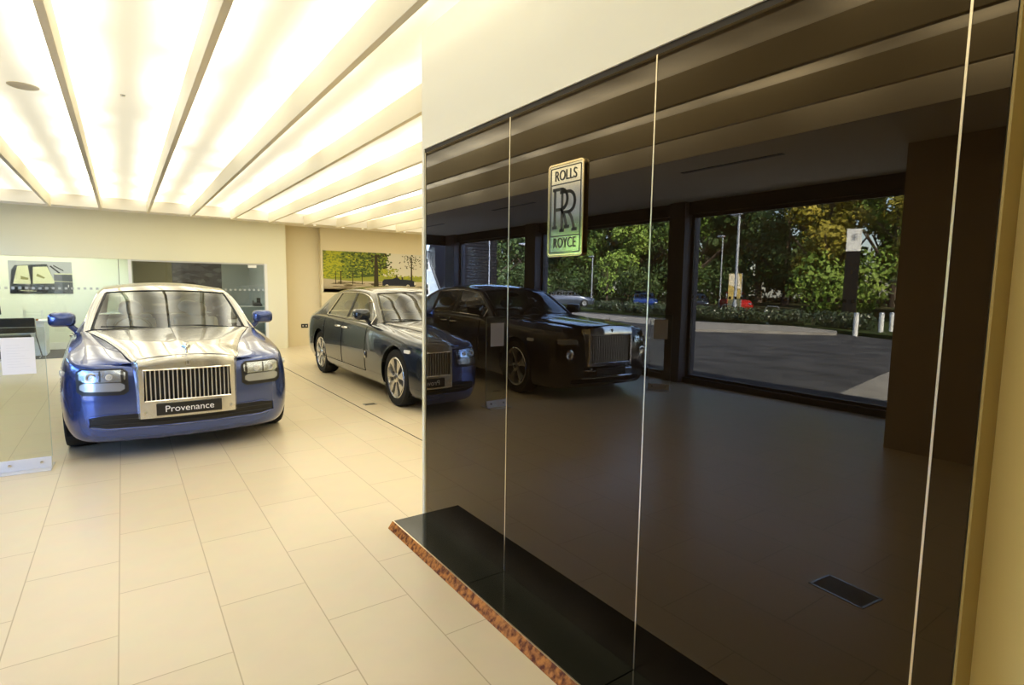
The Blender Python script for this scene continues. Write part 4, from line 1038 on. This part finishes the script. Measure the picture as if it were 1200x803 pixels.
LEAF_H = noisy(mat('hedge_leaves', (.05, .08, .03), .35, spec=.6), (.022, .042, .016), (.075, .10, .04), .8, 3)
LEAF = [noisy(mat('leaves_%d' % i, a, .6, spec=.25), a, b, .8, 3) for i, (a, b) in enumerate([((.07, .13, .02), (.16, .24, .04)), ((.24, .22, .02), (.40, .33, .05)), ((.03, .06, .018), (.08, .12, .03)), ((.16, .26, .04), (.28, .38, .07)), ((.10, .12, .06), (.2, .22, .12))])]
def leaves(mb, c, r, n, sz, rnd, mi=0):
    for _ in range(n):
        while True:
            d = Vector((rnd.gauss(0, 1), rnd.gauss(0, 1), rnd.gauss(0, 1)))
            if d.length > .01: break
        d.normalize(); k = rnd.uniform(.72, 1.03)
        p = Vector((c[0]+d.x*r[0]*k, c[1]+d.y*r[1]*k, c[2]+d.z*r[2]*k))
        a = Vector((rnd.gauss(0, 1), rnd.gauss(0, 1), rnd.gauss(0, 1))).normalized(); b = a.cross(d+Vector((.01, .02, .03)))
        b = b.normalized() if b.length > .01 else Vector((1, 0, 0)); s = sz*rnd.uniform(.6, 1.3)
        mb.add([p-a*s*.5, p+b*s*.34, p+a*s*.5, p-b*s*.34], [(0, 1, 2, 3)], mi)
tid = 0
def tree(x, y, h, rr, leaf, label, group='trees across the car park', trunk_h=None, n=90, sz=.34, core=True, z0=0.):
    global tid; tid += 1; rnd = random.Random(tid*7+3)
    t = thing('tree', label, 'tree', (x, y, GZ+z0), rnd.uniform(0, 6), group)
    th = trunk_h if trunk_h else h*.35
    tk = MB(); tk.tube([(0, 0, -.2), (rnd.uniform(-.1, .1), 0, th*.5), (rnd.uniform(-.2, .2), .1, th), (0, 0, h*.8)], [h*.028, h*.022, h*.017, h*.006], 10)
    for k in range(6):
        a = 2*PI*k/6+rnd.random(); z = th*rnd.uniform(.7, 1.4); tk.tube([(0, 0, z), (math.cos(a)*rr*.45, math.sin(a)*rr*.45, z+h*.14), (math.cos(a)*rr*.8, math.sin(a)*rr*.8, z+h*.26)], [h*.010, h*.007, h*.003], 6)
    tk.build('trunk', M['bark'], t, smooth=True)
    mb = MB()
    K = 17
    for k in range(K):
        a = rnd.uniform(0, 2*PI); q = math.sqrt(rnd.random()); zz = lerp(th*.75, h*.95, (k+.5)/K); f = math.sin(PI*min(1, max(.12, (zz-th*.5)/(h*1.05-th*.5))))**.6
        c = (math.cos(a)*rr*q*.62*f, math.sin(a)*rr*q*.62*f, zz); s = rr*rnd.uniform(.32, .5)
        leaves(mb, c, (s, s, s*.75), n, sz, rnd)
        if core: leaves(mb, c, (s*.6, s*.6, s*.5), n//3, sz*1.6, rnd)
    mb.build('foliage', leaf, t)
    return t
TREES = [(-33.0, 7.5, 10.5, 3.8, 0, 'tall green tree right of the totem sign'), (-36.3, 12.9, 12.0, 3.6, 1, 'tall yellow autumn tree behind the totem sign'), (-36.5, 18.8, 12, 3.0, 1, 'yellow green tree left of the totem sign'),
    (-41.5, 24.5, 12.5, 4.2, 2, 'dark green tree between the sign and the tall lamp post'), (-40, 32.5, 11.5, 3.9, 0, 'broad green tree behind the tall lamp post'), (-38, 38.5, 9.5, 2.6, 3, 'light green tree left of the tall lamp post'),
    (-42.5, 41, 13, 4.2, 2, 'dark tree standing beside the window column'), (-41.5, 49.5, 12.5, 4.2, 0, 'tall green tree between the columns'), (-45, 57, 12, 4.6, 2, 'dark tree with sky showing through beside the badge'),
    (-36, 60, 11.5, 4.6, 2, 'dark dense tree below the badge'), (-34, 70, 14, 5.0, 0, 'green tree behind the small lamp post'), (-30, 79, 15, 5.2, 3, 'sunlit green tree left of the badge'), (-24, 66, 10.5, 4.6, 0, 'green tree between the slim poles'),
    (-34.5, -1.0, 11.5, 3.8, 0, 'green tree at the right edge of the reflected window')]
for x, y, h, r, l, lb in TREES: tree(x, y, h, r, LEAF[l], lb, n=130 if y > 40 else 210, sz=.46 if y > 40 else .34, trunk_h=h*.2, z0=.4)
tree(-46.8, 18.6, 14.5, 3.3, LEAF[0], 'green tree filling the gap behind the totem sign panel', n=210, sz=.4, trunk_h=3, z0=.4)
tree(-47.2, 30.3, 14, 3.2, LEAF[2], 'dark green tree filling the gap behind the tall street lamp', n=210, sz=.4, trunk_h=3, z0=.4)
ug = MB(); rnd_ = random.Random(77)
for k in range(46): leaves(ug, (-51+rnd_.uniform(-1.2, 1.2), -22+k*2.9, 2.4+rnd_.uniform(-.5, .9)), (1.6, 2.3, 3.0), 330, .62, rnd_)
tag(ug.build('undergrowth', LEAF[2]), 'dense dark undergrowth below the wood beyond the car park', 'undergrowth', kind='stuff')
tree(-26.0, 29.5, 4.4, 1.0, LEAF[3], 'thin young light green tree on the verge by the lamp post', n=34, sz=.22, core=False)
tree(-24.5, 35.5, 4.0, .9, LEAF[3], 'slim sapling in front of the dark trees', n=26, sz=.22, core=False)
# understory along the wood edge
def shrub(x, y, rx, ry, h, leaf, label, n, sz, name='bush', cat='bush', group=None, dots=0):
    rnd = random.Random(int(abs(x*31+y*7))); t = MB()
    for k in range(7):
        c = (rnd.uniform(-rx*.6, rx*.6), rnd.uniform(-ry*.6, ry*.6), h*rnd.uniform(.35, .62)); leaves(t, c, (rx*.5, ry*.5, h*.45), n, sz, rnd)
    tt = thing(name, label, cat, (x, y, GZ+.1), 0, group)
    t.build('foliage', leaf, tt); s = MB()
    for k in range(5): s.tube([(0, 0, -.1), (rnd.uniform(-rx, rx)*.4, rnd.uniform(-ry, ry)*.4, h*.6)], [.04, .015], 5)
    s.build('stems', M['bark'], tt); return tt
SH = [(-29.4, 3.0, 4, 'grey green bush at the foot of the right hand trees'), (-30.0, 8.9, 4, 'pale bush just right of the totem sign'), (-30.8, 15.2, 3, 'light green bush just left of the totem sign'),
      (-37.6, 27.6, 2, 'dark bush under the dark trees'), (-34.5, 33.5, 2, 'dark bush behind the parked cars'), (-34, 39.5, 2, 'dark bush behind the blue car'), (-35, 48.5, 2, 'dark bush beside the narrow window mullion'), (-37, 54.5, 2, 'dark bush left of the narrow mullion'), (-31, 62, 2, 'dark bush below the badge')]
for x, y, l, lb in SH: shrub(x, y, 2.3, 2.9, 4.0, LEAF[l], lb, 260, .30, group='bushes along the wood edge')
# the dense dark wood farther back
for i in range(20):
    tree(-57.5-(i % 2)*9.5, -8+i*6.2, 19+(i*5 % 4)*.9, 5.6, LEAF[2 if i % 3 else 0], 'tall dark tree in the back row of the wood beyond the car park', group='back row of the wood', n=230, sz=.85, trunk_h=2.5, z0=.4)
# clipped hedge, in sections
HX = [(-20.6, 9.3), (-21.4, 12.2), (-21.5, 14.6), (-21.7, 17.0), (-22.2, 19.6), (-22.7, 22.4), (-23.3, 25.4), (-23.9, 28.6)]
for i in range(len(HX)-1):
    (xa, ya), (xb, yb) = HX[i], HX[i+1]; rnd = random.Random(i); mb = MB()
    for k in range(10):
        t_ = (k+.5)/10; t_ = .1+t_*.8; leaves(mb, (lerp(xa, xb, t_)-xa, lerp(ya, yb, t_)-ya, .36), (.5, .28, .36), 150, .12, rnd)
    t = thing('hedge', 'low glossy hedge section along the kerb, %s' % ['behind the three bollards', 'between bollards and sign', 'in front of the totem sign', 'right of the tall lamp post', 'at the foot of the tall lamp post', 'left of the tall lamp post', 'beside the window column'][i], 'hedge', (xa, ya, GZ+.12), 0, 'low hedge sections')
    mb.build('foliage', LEAF_H, t); st = MB()
    for k in range(6): st.tube([((xb-xa)*k/6, (yb-ya)*k/6, -.1), ((xb-xa)*k/6, (yb-ya)*k/6, .4)], .02, 5)
    st.build('stems', M['bark'], t)
# lamp posts
def lamp_post(x, y, h, label, arm=(.0, .35), r=.06):
    t = thing('street_lamp', label, 'street lamp', (x, y, GZ), 0, 'street lamps')
    MB().tube([(0, 0, 0), (0, 0, 1.0), (0, 0, 1.01), (0, 0, h)], [r*1.4, r*1.4, r, r*.7], 12).build('pole', M['galv'], t, smooth=True)
    hd = MB(); a = Vector((arm[0], arm[1], 0)); hd.ellipsoid((a.x*.5, a.y*.5, h+.02), (.16+abs(a.x)*.6, .16+abs(a.y)*.6, .09), 16, 8); hd.build('lantern', M['galv'], t, smooth=True)
    MB().ellipsoid((a.x*.5, a.y*.5, h-.04), (.12, .2, .05), 12, 6).build('lens', M['white_gloss'], t, smooth=True)
lamp_post(-23.56, 17.4, 5.6, 'tall galvanised street lamp behind the hedge, nearest the totem sign', r=.085)
lamp_post(-33.9, 25.4, 5.65, 'farther street lamp left of the tall one, before the green trees')
lamp_post(-32.5, 38.0, 4.55, 'street lamp below the right side of the badge', r=.07)
lamp_post(-20, 31.4, 4.6, 'street lamp standing beside the badge column, above the black car roof', (.5, 0), .055)
lamp_post(-20, 36.2, 6.3, 'slim pole without visible lantern beside the dark gable', (.0, .1), .05)
lamp_post(-31.4, 28.05, 4.65, 'short street lamp just left of the window column', (.0, .3))
# totem sign
tt = thing('totem_sign', 'tall dark totem sign with a white emblem panel on top', 'sign', (-27.58, 13.45, GZ), -.41, None)
MB().box(-.14, -.32, 0, .14, .32, 3.72).build('dark_post', mat('dark_bronze_sign', (.007, .006, .005), .6, spec=.2), tt, bevel=.01)
wp_ = MB().box(-.15, -.33, 3.72, .15, .33, 4.85).build('white_panel', M['white_gloss'], tt, bevel=.01)
art = thing_part('emblem', tt, (.152, 0, 4.42)); art.rotation_euler = (0, 0, PI/2)
badge_art(art, .34, .5, mat('sign_grey', (.12, .14, .18), .5), .004, False)
for zz in (4.78, 3.93): pass
# banner
bn = thing('advert_banner', 'tall yellow and cream banner on a pole by the parked cars', 'banner', (-29.6, 20.9, GZ), -.57)
MB().tube([(0, .0, 0), (0, 0, 2.75)], .03, 6).build('pole', M['galv'], bn)
bp_ = MB().box(-.02, 0, .5, .02, .80, 2.72).build('cloth', mat('yellow_banner', (.50, .36, .10), .7), bn)
MB().prism([(.02, 1.7), (.78, 2.0), (.78, 2.70), (.2, 2.70)], 'x', .021, .026).build('pale_print', mat('banner_cream', (.75, .66, .48), .7), bp_)
MB().prism([(.02, .52), (.78, .52), (.78, 1.0), (.02, 1.15)], 'x', .021, .026).build('dark_print', mat('banner_olive', (.12, .12, .06), .7), bp_)
# bollards and cycle hoops
for x, y, lb in ((-19.11, 9.47, 'white topped steel bollard in front of the hedge, nearest the totem sign'), (-20.2, 9.05, 'steel bollard in the middle of the three'), (-21.0, 9.00, 'steel bollard nearest the dark wall edge')):
    t = thing('bollard', lb, 'bollard', (x, y, GZ), 0, 'three bollards by the kerb')
    MB().tube([(0, 0, 0), (0, 0, .84)], .085, 14).build('post', M['white_gloss'], t, smooth=True); MB().lathe([(.0001, .88), (.07, .87), (.09, .84), (.09, .80)], 'z', 16).build('cap', M['galv'], t, smooth=True)
for i, (x, y) in enumerate(((-28.5, 20.6), (-28.5, 17.6))):
    tag(MB().tube([(0, 0, 0), (0, .05, .45), (0, .2, .62), (0, .8, .62), (0, .95, .45), (0, 1.0, 0)], .025, 8).build('cycle_hoop', M['galv'], smooth=True, loc=(x, y, GZ+.1)), 'grey metal hoop rail behind the hedge, %s' % ('nearer the lamp post' if i == 0 else 'nearer the sign'), 'rail', 'hoop rails')
# parked cars far away (seen tiny in the glass)
def far_car(x, y, rz, m_, label, L=4.3):
    t = thing('parked_car', label, 'car', (x, y, GZ+.1), rz, 'parked cars outside')
    Wd = .86
    secs = [(-L/2, .42, .62, .70), (-L/2+.12, .22, .70, .80), (-L*.27, .2, .86, .86), (-L*.20, .2, .90, .86), (-.02*L, .2, .92, .86), (L*.22, .2, .92, .86), (L*.40, .2, .88, .84), (L/2-.1, .24, .80, .80), (L/2, .42, .66, .72)]
    rows = []
    for yy, z0, z1, w in secs:
        rows.append([(-w*.9, yy, z0), (-w, yy, lerp(z0, z1, .4)), (-w, yy, lerp(z0, z1, .75)), (-w*.9, yy, z1), (0, yy, z1+.04), (w*.9, yy, z1), (w, yy, lerp(z0, z1, .75)), (w, yy, lerp(z0, z1, .4)), (w*.9, yy, z0)])
    b = MB().grid(rows, True); b.add(rows[0], [tuple(range(9))]); b.add(rows[-1], [tuple(range(9))]); b.build('body_shell', m_, t, smooth=True)
    g = [(-L*.22, .90, .76), (-L*.06, 1.36, .60), (L*.16, 1.40, .60), (L*.30, 1.28, .60), (L*.42, .90, .74)]
    MB().grid([[(-w, yy, .90), (-w*.97, yy, z*.96), (0, yy, z+.02), (w*.97, yy, z*.96), (w, yy, .90)] for yy, z, w in g]).build('cabin_glass', M['car_glass_dark'], t, smooth=True)
    MB().grid([[(-w*.98, yy, z*.985+.01), (0, yy, z+.035), (w*.98, yy, z*.985+.01)] for yy, z, w in g[1:4]]).build('roof', m_, t, smooth=True)
    for ya in (-L*.30, L*.30):
        for s in (1, -1):
            wh = thing_part('wheel', t, (s*.78, ya, .31)); MB().lathe([(.0001, -.1), (.30, -.1), (.31, 0), (.30, .1), (.0001, .1)], 'x', 20).build('tyre', M['rubber'], wh, smooth=True)
            MB().lathe([(.0001, s*.105), (.2, s*.11), (.21, s*.09)], 'x', 16).build('rim', M['rim'], wh, smooth=True)
    for s in (1, -1): MB().ellipsoid((s*.6, -L/2+.05, .62), (.16, .08, .08)).build('headlamp', M['chrome'], t, smooth=True)
pale_car2 = paint('muted_blue_grey_paint', (.10, .12, .16), .4)
bright_blue = paint('bright_blue_paint', (.03, .08, .40)); dark_grey = paint('dark_grey_paint', (.02, .02, .025), .2); pale_car = paint('pale_silver_paint', (.45, .48, .52), .4)
far_car(-27.2, 27.0, .75, bright_blue, 'bright blue parked car just left of the window column')
far_car(-30.2, 24.9, .83, dark_grey, 'dark parked car right of the bright blue one')
far_car(-32.7, 23.3, .83, M['red'], 'red car partly hidden behind the yellow banner')
far_car(-27.5, 35.5, -.9, pale_car2, 'pale silver blue parked car beyond the black saloon bonnet')
# white house, dark clad building
hs = thing('white_house', 'white rendered house with steep gable and small windows, far left in the glass', 'house', (-15.3, 42.0, GZ))
MB().prism([(-3.6, 0), (3.4, 0), (3.4, 1.2), (2.6, 1.6), (-1.9+.2, 5.55), (-3.4, 1.4)], 'y', 0, 8).build('walls', M['house'], hs)
MB().prism([(-3.55, 1.30), (-1.72, 5.75), (-1.66, 5.62), (-3.40, 1.26)], 'y', -.15, 8.2).build('roof', M['slate'], hs)
MB().prism([(-1.72, 5.75), (2.75, 1.72), (2.65, 1.55), (-1.70, 5.55)], 'y', -.15, 8.2).build('roof', M['slate'], hs)
for x, z in ((-2.1, 3.0), (-2.1, .9), (.2, .9)):
    f = MB(); f.box(x-.42, -.05, z-.1, x+.42, .02, z); f.box(x-.36, -.04, z, x-.30, .02, z+.95); f.box(x+.30, -.04, z, x+.36, .02, z+.95); f.box(x-.36, -.04, z+.9, x+.36, .02, z+.96); f.box(x-.3, -.035, z+.5, x+.3, .0, z+.54)
    w_ = f.build('window', M['white_gloss'], hs); MB().box(x-.3, -.02, z, x+.3, .01, z+.9).build('pane', M['car_glass_dark'], w_); MB().box(x-.3, -.0, z, x+.3, .012, z+.9).build('black_room_sheet', M['matt_black'], w_)  # room darkness painted as a black sheet behind each pane
db = thing('clad_building', 'dark timber clad building with sloping edge beside the white house', 'building', (-23.5, 45.0, GZ))
cl = MB(); k = 0; z = 0
while z < 7.0:
    xr = 3.6-.42*z; cl.prism([(0, z), (.06, z+.02), (.0, z+.30)], 'x', -3.0, xr); z += .30
o = cl.build('cladding', mat('dark_cladding', (.010, .010, .012), .8, spec=.1), db); 
for v in o.data.vertices: v.co.y = -v.co.y
MB().prism([(-3, 0), (3.55, 0), (.6, 7.0), (-3, 7.0)], 'y', .0, 6).build('walls', bpy.data.materials['dark_cladding'], db)
# the building's own roof slab, so that it throws its shade on the car park
struct(MB().box(XW-.16, -3.2, ZC+.5, XR+.3, YB+4.2, ZC+.75).build('roof_slab', M['slate']))
struct(MB().box(XW-.16, 2.9, ZC, XW-.02, YB+.2, ZC+.5).build('wall_fascia_outside', M['black_frame']))
struct(MB().box(-3.6, 17.9, 0, 3.1, 18.1, 2.75).build('wall_office_outer', M['dark_wall']))
